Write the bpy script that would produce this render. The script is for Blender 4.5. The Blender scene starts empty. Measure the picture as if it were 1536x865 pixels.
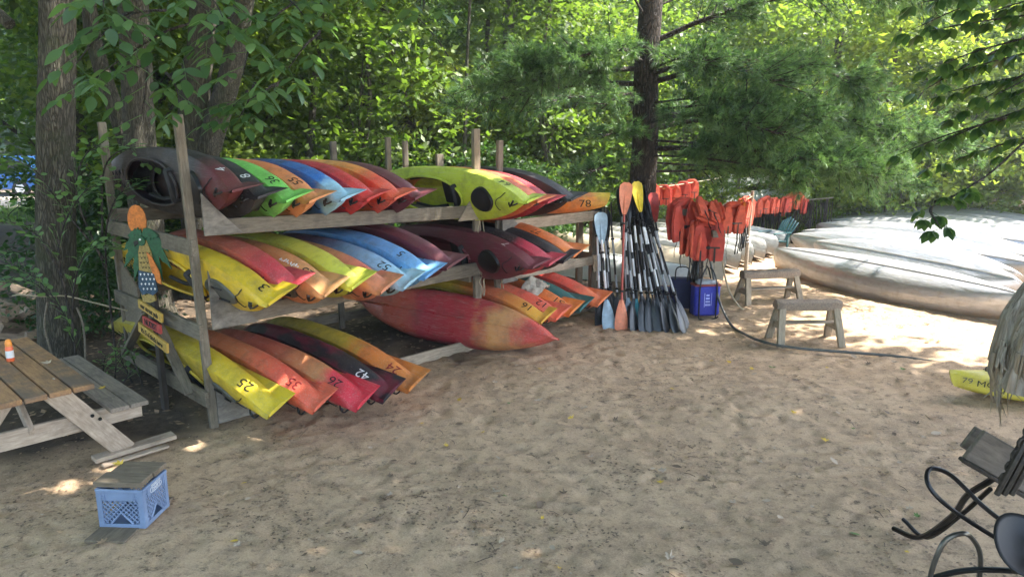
import bpy, bmesh, math, random
import numpy as np
from mathutils import Matrix, Vector, Euler
rnd = random.Random(7)
R = math.radians
sc = bpy.context.scene
COL = sc.collection

# ---------------------------------------------------------------- camera, sky, sun, exposure
cd = bpy.data.cameras.new('camera'); cam = bpy.data.objects.new('camera', cd); COL.objects.link(cam)
cam.location = (0, 0, 2.55); cam.rotation_euler = (R(90 - 11.97), 0, 0)
cd.sensor_width = 36; cd.lens = 36 * 1097 / 1536; cd.clip_end = 600; cd.clip_start = .05
sc.camera = cam
SUN = Vector((.80, .12, 1.12)).normalized()
w = bpy.data.worlds.new('World'); sc.world = w; w.use_nodes = True
nt = w.node_tree; bg = nt.nodes['Background']
sk = nt.nodes.new('ShaderNodeTexSky'); sk.sky_type = 'NISHITA'; sk.sun_disc = False
sk.sun_elevation = math.asin(SUN.z); sk.sun_rotation = math.atan2(SUN.x, SUN.y)
sk.air_density = 1.0; sk.dust_density = 2.0; sk.ozone_density = 1.0
nt.links.new(sk.outputs[0], bg.inputs[0]); bg.inputs[1].default_value = .15
sl = bpy.data.lights.new('sun', 'SUN'); sl.energy = 3.0; sl.angle = R(.5); sl.color = (1, .94, .84)
so = bpy.data.objects.new('sun', sl); COL.objects.link(so)
so.rotation_euler = SUN.to_track_quat('Z', 'Y').to_euler()
sc.view_settings.view_transform = 'Standard'; sc.view_settings.look = 'None'
sc.view_settings.exposure = 2.72; sc.view_settings.gamma = 1
sc.render.engine = 'CYCLES'
sc.cycles.max_bounces = 7; sc.cycles.diffuse_bounces = 4; sc.cycles.glossy_bounces = 3
sc.cycles.transmission_bounces = 6; sc.cycles.transparent_max_bounces = 6
sc.cycles.use_denoising = True; sc.cycles.sample_clamp_indirect = 6

# ---------------------------------------------------------------- helpers
MW = {}
ORD = 'first second third fourth fifth sixth seventh eighth ninth tenth eleventh twelfth thirteenth fourteenth fifteenth sixteenth seventeenth eighteenth nineteenth twentieth twenty-first twenty-second twenty-third twenty-fourth twenty-fifth twenty-sixth twenty-seventh twenty-eighth twenty-ninth thirtieth'.split()
KIDS = {}
def T(x, y, z): return Matrix.Translation((x, y, z))
def RZ(a): return Matrix.Rotation(a, 4, 'Z')
def RX(a): return Matrix.Rotation(a, 4, 'X')
def RY(a): return Matrix.Rotation(a, 4, 'Y')
def S(x, y, z): return Matrix.Diagonal((x, y, z, 1))
def thing(name, label, cat, M=(0, 0, 0), group=None):
    o = bpy.data.objects.new(name, None); COL.objects.link(o); o.empty_display_size = .1
    if not isinstance(M, Matrix): M = T(*M)
    o.matrix_basis = M; MW[o] = M
    o['label'] = label; o['category'] = cat
    if group: o['group'] = group
    return o
def tag(o, label, cat, group=None, kind=None):
    if label: o['label'] = label
    if cat: o['category'] = cat
    if group: o['group'] = group
    if kind: o['kind'] = kind
    return o
def link(name, mesh, mat=None, parent=None, M=None, label=None, kind=None):
    """M is local to the parent"""
    o = bpy.data.objects.new(name, mesh); COL.objects.link(o)
    if parent is not None: o.parent = parent; KIDS.setdefault(parent.name, []).append(o)
    if M is not None: o.matrix_basis = M
    if mat is not None:
        if not mesh.materials: mesh.materials.append(mat)
        elif mesh.materials[0] != mat:
            o.material_slots[0].link = 'OBJECT'; o.material_slots[0].material = mat
    if label: o['label'] = label
    if kind: o['kind'] = kind
    return o
class MB:
    def __init__(s): s.v = []; s.f = []
    def add(s, vs, fs, M=None):
        n = len(s.v)
        if M is not None: vs = [tuple(M @ Vector(p)) for p in vs]
        s.v += [tuple(p) for p in vs]; s.f += [tuple(i + n for i in f) for f in fs]; return s
    def box(s, a, b, M=None, c=.004):
        """chamfered box from corner a to corner b"""
        (x0, y0, z0), (x1, y1, z1) = a, b
        c = min(c, (x1-x0)*.45, (y1-y0)*.45, (z1-z0)*.45)
        bm = bmesh.new(); bmesh.ops.create_cube(bm, size=1)
        bmesh.ops.scale(bm, vec=(x1-x0, y1-y0, z1-z0), verts=bm.verts)
        bmesh.ops.translate(bm, vec=((x0+x1)/2, (y0+y1)/2, (z0+z1)/2), verts=bm.verts)
        bmesh.ops.bevel(bm, geom=list(bm.edges), offset=c, segments=1, affect='EDGES', clamp_overlap=True)
        bm.verts.ensure_lookup_table()
        vs = [v.co[:] for v in bm.verts]; fs = [[v.index for v in f.verts] for f in bm.faces]; bm.free()
        return s.add(vs, fs, M)
    def tube(s, pts, r, n=8, M=None, cap=True, flat=1.0):
        pts = [Vector(p) for p in pts]
        rs = r if isinstance(r, (list, tuple)) else [r] * len(pts)
        vs = []; fs = []; up = None
        for i, p in enumerate(pts):
            d = (pts[min(i+1, len(pts)-1)] - pts[max(i-1, 0)]).normalized()
            if up is None: up = Vector((0, 0, 1)) if abs(d.z) < .9 else Vector((1, 0, 0))
            a = d.cross(up)
            if a.length < 1e-5: a = d.orthogonal()
            a.normalize(); b = a.cross(d).normalized(); up = b
            for k in range(n):
                t = 2*math.pi*k/n
                vs.append(p + (a*math.cos(t) + b*math.sin(t)*flat) * rs[i])
        for i in range(len(pts)-1):
            for k in range(n):
                k2 = (k+1) % n
                fs.append((i*n+k, i*n+k2, (i+1)*n+k2, (i+1)*n+k))
        if cap:
            fs.append(tuple(range(n))[::-1]); fs.append(tuple((len(pts)-1)*n+k for k in range(n)))
        return s.add(vs, fs, M)
    def lathe(s, prof, n=16, M=None):
        vs = [(r*math.cos(2*math.pi*k/n), r*math.sin(2*math.pi*k/n), z) for r, z in prof for k in range(n)]
        fs = [(i*n+k, i*n+(k+1) % n, (i+1)*n+(k+1) % n, (i+1)*n+k) for i in range(len(prof)-1) for k in range(n)]
        fs.append(tuple(range(n))[::-1]); fs.append(tuple((len(prof)-1)*n+k for k in range(n)))
        return s.add(vs, fs, M)
    def prism(s, poly, z0, z1, M=None):
        n = len(poly); vs = [(x, y, z0) for x, y in poly] + [(x, y, z1) for x, y in poly]
        fs = [tuple(range(n))[::-1], tuple(range(n, 2*n))] + [(k, (k+1) % n, n+(k+1) % n, n+k) for k in range(n)]
        return s.add(vs, fs, M)
    def mesh(s, name, smooth=True, ang=40):
        me = bpy.data.meshes.new(name); me.from_pydata(s.v, [], s.f); me.validate(); 
        bm = bmesh.new(); bm.from_mesh(me); bmesh.ops.recalc_face_normals(bm, faces=bm.faces); bm.to_mesh(me); bm.free()
        if smooth:
            me.polygons.foreach_set('use_smooth', [True]*len(me.polygons))
            me.set_sharp_from_angle(angle=R(ang))
        return me
    def build(s, name, mat, parent=None, M=None, smooth=True, label=None, kind=None, ang=40):
        return link(name, s.mesh(name, smooth, ang), mat, parent, M, label, kind)
def smooth_path(pts, n=6):
    """Catmull-Rom"""
    P = [Vector(p) for p in pts]; P = [P[0]*2-P[1]] + P + [P[-1]*2-P[-2]]; out = []
    for i in range(1, len(P)-2):
        for k in range(n):
            t = k/n
            out.append(.5*((2*P[i]) + (P[i+1]-P[i-1])*t + (2*P[i-1]-5*P[i]+4*P[i+1]-P[i+2])*t*t + (3*P[i]-P[i-1]-3*P[i+1]+P[i+2])*t**3))
    out.append(P[-2]); return out
def frame(p0, p1, up=(0, 0, 1)):
    """matrix with local X from p0 to p1, local Z near up"""
    p0, p1 = Vector(p0), Vector(p1); x = (p1-p0).normalized(); up = Vector(up)
    if abs(x.dot(up)) > .98: up = Vector((0, 1, 0)) if abs(x.y) < .9 else Vector((1, 0, 0))
    y = up.cross(x).normalized(); z = x.cross(y)
    M = Matrix((x, y, z)).transposed().to_4x4(); M.translation = p0; return M
def board(name, p0, p1, wd, th, mat, parent, up=(0, 0, 1), label=None, c=.005):
    """a plank: length p0-p1, width wd along local Y, thickness th along local Z"""
    L = (Vector(p1)-Vector(p0)).length; mb = MB().box((0, -wd/2, -th/2), (L, wd/2, th/2), c=c)
    return mb.build(name, mat, parent, frame(p0, p1, up), label=label)
def fbm(x, y, seed=0, octs=4):
    rs = np.random.RandomState(seed); out = np.zeros_like(x, dtype=float); a = 1
    for o in range(octs):
        g = rs.rand(64, 64)
        xi = np.floor(x).astype(int); yi = np.floor(y).astype(int); fx = x-xi; fy = y-yi
        fx = fx*fx*(3-2*fx); fy = fy*fy*(3-2*fy)
        g00 = g[xi % 64, yi % 64]; g10 = g[(xi+1) % 64, yi % 64]; g01 = g[xi % 64, (yi+1) % 64]; g11 = g[(xi+1) % 64, (yi+1) % 64]
        out += a*((g00*(1-fx)+g10*fx)*(1-fy)+(g01*(1-fx)+g11*fx)*fy-.5)
        x = x*2.03+11.3; y = y*2.03+7.1; a *= .5
    return out

# ---------------------------------------------------------------- materials
def new_mat(name):
    m = bpy.data.materials.new(name); m.use_nodes = True; n = m.node_tree.nodes
    return m, m.node_tree, n, m.node_tree.links, n['Principled BSDF']
def rgb(c): return (c[0], c[1], c[2], 1)
def ramp(nt, fac, stops):
    r = nt.nodes.new('ShaderNodeValToRGB'); e = r.color_ramp.elements
    while len(e) < len(stops): e.new(.5)
    for i, (p, c) in enumerate(stops): e[i].position = p; e[i].color = rgb(c) if not isinstance(c, float) else (c, c, c, 1)
    nt.links.new(fac, r.inputs[0]); return r.outputs[0]
def coords(nt, scale=(1, 1, 1), kind='Object', rnd_obj=True):
    tc = nt.nodes.new('ShaderNodeTexCoord'); mp = nt.nodes.new('ShaderNodeMapping')
    mp.inputs['Scale'].default_value = scale; nt.links.new(tc.outputs[kind], mp.inputs[0])
    if rnd_obj:
        oi = nt.nodes.new('ShaderNodeObjectInfo'); mu = nt.nodes.new('ShaderNodeMath'); mu.operation = 'MULTIPLY'
        mu.inputs[1].default_value = 37; nt.links.new(oi.outputs['Random'], mu.inputs[0])
        nt.links.new(mu.outputs[0], mp.inputs['Location'])
    return mp.outputs[0]
def noise(nt, vec, scale, detail=4, rough=.6, dist=0):
    n = nt.nodes.new('ShaderNodeTexNoise'); n.inputs['Scale'].default_value = scale; n.inputs['Detail'].default_value = detail
    n.inputs['Roughness'].default_value = rough; n.inputs['Distortion'].default_value = dist; nt.links.new(vec, n.inputs['Vector']); return n.outputs[0]
def mix(nt, a, b, f, mode='MIX'):
    m = nt.nodes.new('ShaderNodeMix'); m.data_type = 'RGBA'; m.blend_type = mode
    for sck, v in ((m.inputs[0], f), (m.inputs[6], a), (m.inputs[7], b)):
        if isinstance(v, bpy.types.NodeSocket): nt.links.new(v, sck)
        elif isinstance(v, (int, float)): sck.default_value = v
        else: sck.default_value = rgb(v)
    return m.outputs[2]
def bump(nt, h, p, strength=.3, dist=.01):
    b = nt.nodes.new('ShaderNodeBump'); b.inputs['Strength'].default_value = strength; b.inputs['Distance'].default_value = dist
    nt.links.new(h, b.inputs['Height']); nt.links.new(b.outputs[0], p.inputs['Normal']); return b
def wood(name, light, dark, rough=.85, grain=1.0, stain=None):
    m, nt, n, l, p = new_mat(name)
    v = coords(nt, (1.2, 9*grain, 9*grain)); a = noise(nt, v, 6, 8, .7, .4)
    c = ramp(nt, a, [(.28, dark), (.5, [(x+y)/2 for x, y in zip(light, dark)]), (.72, light)])
    v2 = coords(nt, (1, 1, 1)); b = noise(nt, v2, 3.5, 5, .65)
    c = mix(nt, c, [x*.38 for x in dark], ramp(nt, b, [(.5, 0.), (.78, .75)]))
    if stain: c = mix(nt, c, stain, ramp(nt, noise(nt, v2, 1.7, 6, .7), [(.45, 0.), (.62, .9)]))
    oi = nt.nodes.new('ShaderNodeObjectInfo')
    c = mix(nt, c, (1.25, 1.22, 1.18), ramp(nt, oi.outputs['Random'], [(0, 0.), (1, .5)]), 'MULTIPLY')
    l.new(c, p.inputs['Base Color']); p.inputs['Roughness'].default_value = rough
    bump(nt, a, p, .5, .006); return m
def plain(name, c, rough=.6, metal=0, var=.25, scale=12, bmp=.15, spec=None):
    m, nt, n, l, p = new_mat(name); v = coords(nt); a = noise(nt, v, scale, 5, .65)
    col = mix(nt, [x*(1-var) for x in c], [min(1, x*(1+var)) for x in c], ramp(nt, a, [(.3, 0.), (.7, 1.)]))
    l.new(col, p.inputs['Base Color']); p.inputs['Roughness'].default_value = rough; p.inputs['Metallic'].default_value = metal
    if bmp: bump(nt, a, p, bmp, .004)
    return m
def kayak_mat(name, stops, blotch=None, rough=.42):
    """plastic, colours blended along the hull (stern 0 .. bow 1), scuffed"""
    m, nt, n, l, p = new_mat(name); tc = n.new('ShaderNodeTexCoord'); sx = n.new('ShaderNodeSeparateXYZ')
    l.new(tc.outputs['Object'], sx.inputs[0]); nz = noise(nt, tc.outputs['Object'], 2.2, 4, .55, .6)
    ma = n.new('ShaderNodeMath'); ma.operation = 'MULTIPLY_ADD'; ma.inputs[1].default_value = 1/3.0
    mb = n.new('ShaderNodeMath'); mb.operation = 'MULTIPLY_ADD'; mb.inputs[1].default_value = .28; mb.inputs[2].default_value = -.14
    l.new(nz, mb.inputs[0]); l.new(sx.outputs[0], ma.inputs[0]); l.new(mb.outputs[0], ma.inputs[2])
    c = ramp(nt, ma.outputs[0], stops)
    if blotch: c = mix(nt, c, blotch, ramp(nt, noise(nt, coords(nt, (.8, 2, 2)), 2.6, 3, .5), [(.5, 0.), (.6, .85)]))
    # scratches along the length, pale scuffs and dirt
    sc1 = noise(nt, coords(nt, (2.2, 60, 60)), 2.5, 6, .7)
    dk_ = max(stops[0][1]) < .3; c = mix(nt, c, (.22, .19, .18) if dk_ else (.62, .56, .5), ramp(nt, sc1, [(.53, 0.), (.70, .5)]))
    dz = noise(nt, coords(nt), 5, 7, .7)
    c = mix(nt, c, (.09, .07, .05), ramp(nt, dz, [(.46, 0.), (.75, .6)]))
    l.new(c, p.inputs['Base Color'])
    l.new(ramp(nt, dz, [(.35, rough-.08), (.75, rough+.28)]), p.inputs['Roughness'])
    bump(nt, sc1, p, .12, .003); return m
def leaf_mat(name, dark, light, trans=.45, rough=.45, attr=True, tc=None):
    m, nt, n, l, p = new_mat(name)
    if attr:
        at = n.new('ShaderNodeAttribute'); at.attribute_name = 'tint'; f = at.outputs['Fac']
    else:
        oi = n.new('ShaderNodeObjectInfo'); f = oi.outputs['Random']
    c = mix(nt, dark, light, f)
    if attr:
        oi = n.new('ShaderNodeObjectInfo')
        c = mix(nt, c, (1.15, 1.06, .9), 1.0, 'MULTIPLY') if False else mix(nt, c, ramp(nt, oi.outputs['Random'], [(0, (.55, .68, .60)), (.5, (.95, 1.0, .9)), (1, (1.25, 1.15, .9))]), 1.0, 'MULTIPLY')
    l.new(c, p.inputs['Base Color']); p.inputs['Roughness'].default_value = rough
    tr = n.new('ShaderNodeBsdfTranslucent')
    c2 = mix(nt, c, tc or (1.5, 1.55, .75), 1.0, 'MULTIPLY'); l.new(c2, tr.inputs[0])
    ms = n.new('ShaderNodeMixShader'); ms.inputs[0].default_value = trans
    l.new(p.outputs[0], ms.inputs[1]); l.new(tr.outputs[0], ms.inputs[2]); l.new(ms.outputs[0], n['Material Output'].inputs[0]); return m
def bark_mat(name, c1, c2, sc_=(1, 1, .16), depth=.03, moss=None, sc0=26):
    m, nt, n, l, p = new_mat(name); v = coords(nt, sc_, rnd_obj=True)
    vo = n.new('ShaderNodeTexVoronoi'); vo.feature = 'DISTANCE_TO_EDGE'; vo.inputs['Scale'].default_value = sc0
    nz = noise(nt, v, 9, 5, .6); mx = mix(nt, v, nz, .10); l.new(mx, vo.inputs['Vector'])
    h = ramp(nt, vo.outputs[0], [(.0, 0.), (.22, 1.)])
    a = noise(nt, v, 20, 8, .7)
    c = mix(nt, c1, c2, h); c = mix(nt, c, [x*.5 for x in c1], ramp(nt, a, [(.4, 0.), (.75, .8)]))
    if moss: c = mix(nt, c, moss, ramp(nt, noise(nt, coords(nt), 2.2, 5, .7), [(.5, 0.), (.66, .6)]))
    l.new(c, p.inputs['Base Color']); p.inputs['Roughness'].default_value = .95
    hh = mix(nt, h, a, .35); bump(nt, hh, p, .9, depth); return m

M_wood = wood('weathered_wood', (.235, .20, .15), (.08, .068, .052))
M_wood2 = wood('weathered_wood_pale', (.44, .37, .28), (.19, .155, .115))
M_ply = wood('old_plywood', (.27, .245, .21), (.085, .078, .07), grain=.35)
M_table = wood('stained_tabletop', (.46, .255, .11), (.19, .10, .05), stain=(.13, .095, .07))
M_bench = wood('grey_bench_wood', (.30, .25, .20), (.12, .10, .08))
M_legw = wood('bare_timber', (.52, .43, .34), (.25, .19, .14))
M_crateboard = wood('crate_board', (.23, .18, .125), (.085, .065, .045))
M_dark = plain('black_plastic', (.012, .012, .013), .42)
M_blackmetal = plain('black_pipe', (.018, .018, .019), .32, .6, bmp=.05)
M_inside = plain('cockpit_dark', (.02, .02, .022), .7)
M_hatch = plain('hatch_grey', (.10, .10, .085), .5)
M_rope = plain('old_rope', (.34, .29, .20), .95, scale=80, bmp=.4)
M_white = plain('white_tape', (.72, .74, .76), .4, var=.12)
M_num_b = plain('marker_black', (.012, .012, .012), .6, bmp=0)
M_num_w = plain('marker_white', (.75, .75, .75), .6, bmp=0)
M_num_r = plain('marker_dark_red', (.25, .015, .02), .6, bmp=0)
M_vest = plain('life_vest_orange', (.58, .095, .05), .75, var=.3, scale=8, bmp=.5)
M_vest2 = plain('life_vest_red', (.46, .06, .04), .75, var=.3, scale=8, bmp=.5)
M_vest3 = plain('life_vest_amber', (.80, .26, .04), .75, var=.3, scale=8, bmp=.5)
M_bark = bark_mat('tree_bark', (.045, .04, .028), (.15, .135, .10), sc_=(1, 1, .14), moss=(.06, .075, .03), sc0=62)
M_barkdark = bark_mat('pine_bark', (.022, .018, .016), (.085, .068, .056), sc_=(1, 1, .3), sc0=26)
M_leaf = leaf_mat('maple_leaf', (.055, .11, .03), (.17, .25, .07), .52)
M_leafY = leaf_mat('sunny_leaf', (.09, .155, .03), (.24, .30, .065), .55)
M_leafD = leaf_mat('understory_leaf', (.02, .055, .016), (.055, .12, .032), .4)
M_needle = leaf_mat('pine_needle', (.045, .10, .05), (.17, .28, .14), .42, tc=(1.5, 1.5, .7))
M_bigleaf = leaf_mat('ash_leaf', (.05, .115, .04), (.13, .24, .085), .42, attr=False, rough=.38)
M_sapleaf = leaf_mat('sapling_leaf', (.10, .20, .07), (.18, .31, .12), .4, attr=False)
M_shadeleaf = leaf_mat('chestnut_leaf', (.035, .085, .025), (.09, .16, .04), .45, attr=False)
M_grass = leaf_mat('grass_blade', (.05, .12, .02), (.14, .22, .05), .4)

# ---------------------------------------------------------------- ground
def axis(segs):
    out = [segs[0][0]]
    for a, b, st in segs:
        n = max(1, round((b-a)/st)); out += [a+(b-a)*(k+1)/n for k in range(n)]
    return np.array(out)
gx = axis([(-140, -40, 20), (-40, -14, 1.2), (-14, -6, .25), (-6, -3.2, .07), (-3.2, 6.0, .04), (6.0, 9.5, .1), (9.5, 20, .5), (20, 150, 15)])
gy = axis([(-60, -4, 8), (-4, 1.6, .5), (1.6, 2.8, .08), (2.8, 9, .04), (9, 13, .07), (13, 24, .3), (24, 45, 1), (45, 240, 20)])
X, Y = np.meshgrid(gx, gy)
Zg = fbm(X*.35, Y*.35, 3, 3)*.10 + fbm(X*2.2, Y*2.2, 5, 3)*.014 + fbm(X*11, Y*11, 6, 3)*.010
rs = np.random.RandomState(4)
for k in range(2600):   # footprints and scuffs trodden into the sand
    x0 = rs.uniform(-4, 9); y0 = rs.uniform(2.8, 13); a = rs.uniform(0, 3.14); r1 = rs.uniform(.03, .15); r2 = r1*rs.uniform(.35, .6); d = rs.uniform(.004, .017)
    ix = slice(np.searchsorted(gx, x0-.4), np.searchsorted(gx, x0+.4)); iy = slice(np.searchsorted(gy, y0-.4), np.searchsorted(gy, y0+.4))
    dx = X[iy, ix]-x0; dy = Y[iy, ix]-y0; u = (dx*math.cos(a)+dy*math.sin(a))/r1; v = (-dx*math.sin(a)+dy*math.cos(a))/r2; q = u*u+v*v
    Zg[iy, ix] += -d*np.exp(-q) + d*.55*np.exp(-(np.sqrt(q)-1.55)**2*4)
for k in range(16):   # drag marks left by hulls pulled out of the racks toward the beach
    x0 = rs.uniform(-1.5, 2.5); y0 = rs.uniform(4.5, 8.5); a = rs.uniform(-.45, .35); L_ = rs.uniform(1.5, 4.5); cu = rs.uniform(-.08, .08)
    u = (X-x0)*math.cos(a)+(Y-y0)*math.sin(a); v = -(X-x0)*math.sin(a)+(Y-y0)*math.cos(a)-cu*u*u
    m_ = np.clip(u/.4, 0, 1)*np.clip((L_-u)/.6, 0, 1); Zg += m_*(-.010*np.exp(-(v/.03)**2)+.006*np.exp(-((np.abs(v)-.065)/.025)**2))
def ground_z(x, y):
    i = int(np.clip(np.searchsorted(gx, x), 1, len(gx)-1)); j = int(np.clip(np.searchsorted(gy, y), 1, len(gy)-1))
    return float(Zg[j, i])
def base_z(x, y): return 0.0
# keep the ground level on average where things stand
Zg -= np.mean(Zg[(X > -3) & (X < 5) & (Y > 3) & (Y < 12)])
amp = np.clip((np.hypot(X, Y-8)-30)/30, 0, 1); Zg = Zg*(1-amp)
# soil mask: dark humus under the trees to the left and behind the racks
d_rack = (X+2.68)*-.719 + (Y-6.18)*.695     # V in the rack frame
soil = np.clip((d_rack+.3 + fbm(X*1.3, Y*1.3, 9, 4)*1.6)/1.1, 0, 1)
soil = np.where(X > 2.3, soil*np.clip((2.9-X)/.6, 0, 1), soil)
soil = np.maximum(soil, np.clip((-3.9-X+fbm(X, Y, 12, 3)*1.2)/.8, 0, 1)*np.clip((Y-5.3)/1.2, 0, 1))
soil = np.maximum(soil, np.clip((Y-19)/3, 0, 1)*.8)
road = np.exp(-((Y-28.5+.25*(X+18))/2.6)**4)*np.clip((-7-X)/3, 0, 1)
nx, ny = len(gx), len(gy)
me = bpy.data.meshes.new('sand_ground')
vs = np.stack([X, Y, Zg], -1).reshape(-1, 3)
idx = (np.arange(ny-1)[:, None]*nx + np.arange(nx-1)[None, :]).reshape(-1)
fc = np.stack([idx, idx+1, idx+1+nx, idx+nx], -1)
me.vertices.add(len(vs)); me.vertices.foreach_set('co', vs.ravel())
me.loops.add(fc.size); me.loops.foreach_set('vertex_index', fc.ravel().astype(np.int32))
me.polygons.add(len(fc)); me.polygons.foreach_set('loop_start', (np.arange(len(fc))*4).astype(np.int32)); me.polygons.foreach_set('loop_total', np.full(len(fc), 4, np.int32))
me.update(); me.polygons.foreach_set('use_smooth', [True]*len(fc))
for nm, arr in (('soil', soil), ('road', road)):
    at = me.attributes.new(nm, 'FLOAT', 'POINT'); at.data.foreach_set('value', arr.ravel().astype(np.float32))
m, nt, n, l, p = new_mat('sand'); v = coords(nt, rnd_obj=False)
a1 = noise(nt, v, 1.1, 6, .65); a2 = noise(nt, v, 14, 8, .75); a3 = noise(nt, v, 85, 5, .8); a4 = noise(nt, v, 5, 7, .7, .5)
c = mix(nt, (.46, .315, .195), (.57, .41, .265), ramp(nt, a1, [(.3, 0.), (.7, 1.)]))
c = mix(nt, c, (.22, .155, .105), ramp(nt, a4, [(.45, 0.), (.66, .6)]))
c = mix(nt, c, (.10, .075, .055), ramp(nt, a2, [(.53, 0.), (.66, .9)]))
c = mix(nt, c, (.62, .48, .33), ramp(nt, a3, [(.5, 0.), (.68, .75)]))
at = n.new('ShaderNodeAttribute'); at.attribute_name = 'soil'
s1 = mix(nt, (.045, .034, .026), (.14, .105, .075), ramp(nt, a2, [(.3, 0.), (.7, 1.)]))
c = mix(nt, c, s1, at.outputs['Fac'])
at2 = n.new('ShaderNodeAttribute'); at2.attribute_name = 'road'
c = mix(nt, c, (.50, .42, .32), at2.outputs['Fac'])
l.new(c, p.inputs['Base Color']); p.inputs['Roughness'].default_value = .95; p.inputs['Specular IOR Level'].default_value = .2
hh = mix(nt, a2, a3, .35); c = mix(nt, c, (.12, .085, .055), ramp(nt, a3, [(.30, .7), (.44, 0.)])); l.new(c, p.inputs['Base Color']); bump(nt, hh, p, .9, .025)
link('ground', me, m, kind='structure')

# ---------------------------------------------------------------- foliage builders
def mesh_from_np(name, verts, faces, tint=None, mat=None):
    me = bpy.data.meshes.new(name); k = faces.shape[1]
    me.vertices.add(len(verts)); me.vertices.foreach_set('co', verts.astype(np.float32).ravel())
    me.loops.add(faces.size); me.loops.foreach_set('vertex_index', faces.ravel().astype(np.int32))
    me.polygons.add(len(faces)); me.polygons.foreach_set('loop_start', (np.arange(len(faces))*k).astype(np.int32)); me.polygons.foreach_set('loop_total', np.full(len(faces), k, np.int32))
    me.update(); me.validate()
    if tint is not None:
        at = me.attributes.new('tint', 'FLOAT', 'FACE'); at.data.foreach_set('value', tint.astype(np.float32))
    if mat: me.materials.append(mat)
    return me
def leaves_np(C, size, rs, tilt=.7, aspect=.55, fold=.25, dirs=None):
    """C: n leaf positions. returns verts (n*4,3) and faces (2n,3)"""
    n = len(C); az = rs.uniform(0, 2*np.pi, n); el = rs.normal(-.25, .45, n)
    d = np.stack([np.cos(az)*np.cos(el), np.sin(az)*np.cos(el), np.sin(el)], -1)
    if dirs is not None: d = d + dirs; d /= np.linalg.norm(d, axis=1, keepdims=True)
    up = np.stack([rs.normal(0, tilt, n), rs.normal(0, tilt, n), np.ones(n)], -1)
    s = np.cross(d, up); s /= np.linalg.norm(s, axis=1, keepdims=True)+1e-9; nn = np.cross(s, d)
    L = (size*rs.uniform(.4, 1.4, n))[:, None]
    a = C; b = C + d*L*.45 + s*L*aspect*.5 - nn*L*fold*.3; t = C + d*L - nn*L*.12; e = C + d*L*.45 - s*L*aspect*.5 - nn*L*fold*.3
    V = np.stack([a, b, t, e], 1).reshape(-1, 3); i = np.arange(n)*4
    F = np.concatenate([np.stack([i, i+1, i+2], -1), np.stack([i, i+2, i+3], -1)])
    return V, F
def crown_mesh(name, blobs, nleaf, size, seed, mat, clumps=26, spread=.30, flat=.42, shell=.5):
    """blobs: (cx,cy,cz,rx,ry,rz). Leaves gathered in flattish sprays inside each blob"""
    rs = np.random.RandomState(seed); Cs = []; tints = []
    vol = np.array([b[3]*b[4]*b[5] for b in blobs])**.8; vol = vol/vol.sum()
    for b, w_ in zip(blobs, vol):
        nb = int(nleaf*w_); nc = max(4, int(clumps*max(.25, w_*len(blobs))))
        d = rs.normal(size=(nc, 3)); d /= np.linalg.norm(d, axis=1, keepdims=True)
        r = rs.uniform(shell, 1.05, nc)**.7; cc = d*r[:, None]
        which = rs.randint(0, nc, nb); off = rs.normal(size=(nb, 3))*spread*np.array([1, 1, flat])*rs.uniform(.5, 1.2, nc)[which][:, None]
        P_ = (cc[which]+off)*np.array(b[3:6])+np.array(b[:3]); Cs.append(P_)
        tints.append(np.clip(rs.uniform(.1, .9, nc)[which]*.7+rs.uniform(0, .35, nb), 0, 1))
    C = np.concatenate(Cs); t = np.concatenate(tints)
    V, F = leaves_np(C, size, rs); return mesh_from_np(name, V, F, np.concatenate([t, t]), mat)
def limb_pts(p0, p1, bend, n=7, seed=0):
    r = random.Random(seed); p0, p1 = Vector(p0), Vector(p1); out = []
    for i in range(n+1):
        t = i/n; q = p0.lerp(p1, t); k = math.sin(math.pi*t)
        out.append(q + Vector((bend[0]*k, bend[1]*k, bend[2]*k)) + Vector((r.uniform(-1, 1), r.uniform(-1, 1), r.uniform(-.5, .5)))*(p1-p0).length*.012*(1 if 0 < i < n else 0))
    return out
def trunk_mesh(name, path, r0, r1, limbs=(), n=18, flare=1.35, mat=None, seed=1):
    """tapered trunk with uneven section and root flare, plus limbs (pts, r0, r1)"""
    mb = MB(); pts = smooth_path(path, 5); N = len(pts); r = random.Random(seed)
    zs = pts[0].z; ph = [r.uniform(0, 6.28) for _ in range(4)]
    rs_ = [r0+(r1-r0)*i/(N-1) for i in range(N)]
    rs_ = [q*(1+(flare-1)*math.exp(-(p_.z-zs)/.22)) for q, p_ in zip(rs_, pts)]
    s0 = len(mb.v); mb.tube(pts, rs_, n)
    for i in range(N):
        fl = math.exp(-(pts[i].z-zs)/.35)
        for k in range(n):
            t = 2*math.pi*k/n; q = 1+.035*math.sin(3*t+ph[0]+i*.15)+.03*math.sin(5*t+ph[1]-i*.2)+fl*.16*math.sin(4*t+ph[2])
            v = Vector(mb.v[s0+i*n+k]); c_ = pts[i]; mb.v[s0+i*n+k] = tuple(c_+(v-c_)*q)
    for lp, a, b in limbs:
        lp = smooth_path(lp, 3); mb.tube(lp, [a+(b-a)*i/(len(lp)-1) for i in range(len(lp))], 7)
    me = mb.mesh(name, True, 60)
    if mat: me.materials.append(mat)
    return me
def copy_thing(o, M, label=None, group=None):
    c = o.copy(); COL.objects.link(c); c.matrix_basis = M; MW[c] = M
    if label: c['label'] = label
    if group: c['group'] = group
    for ch in KIDS.get(o.name, []):
        d = ch.copy(); COL.objects.link(d); d.parent = c; KIDS.setdefault(c.name, []).append(d)
        for g in KIDS.get(ch.name, []):
            e = g.copy(); COL.objects.link(e); e.parent = d
    return c

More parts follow.
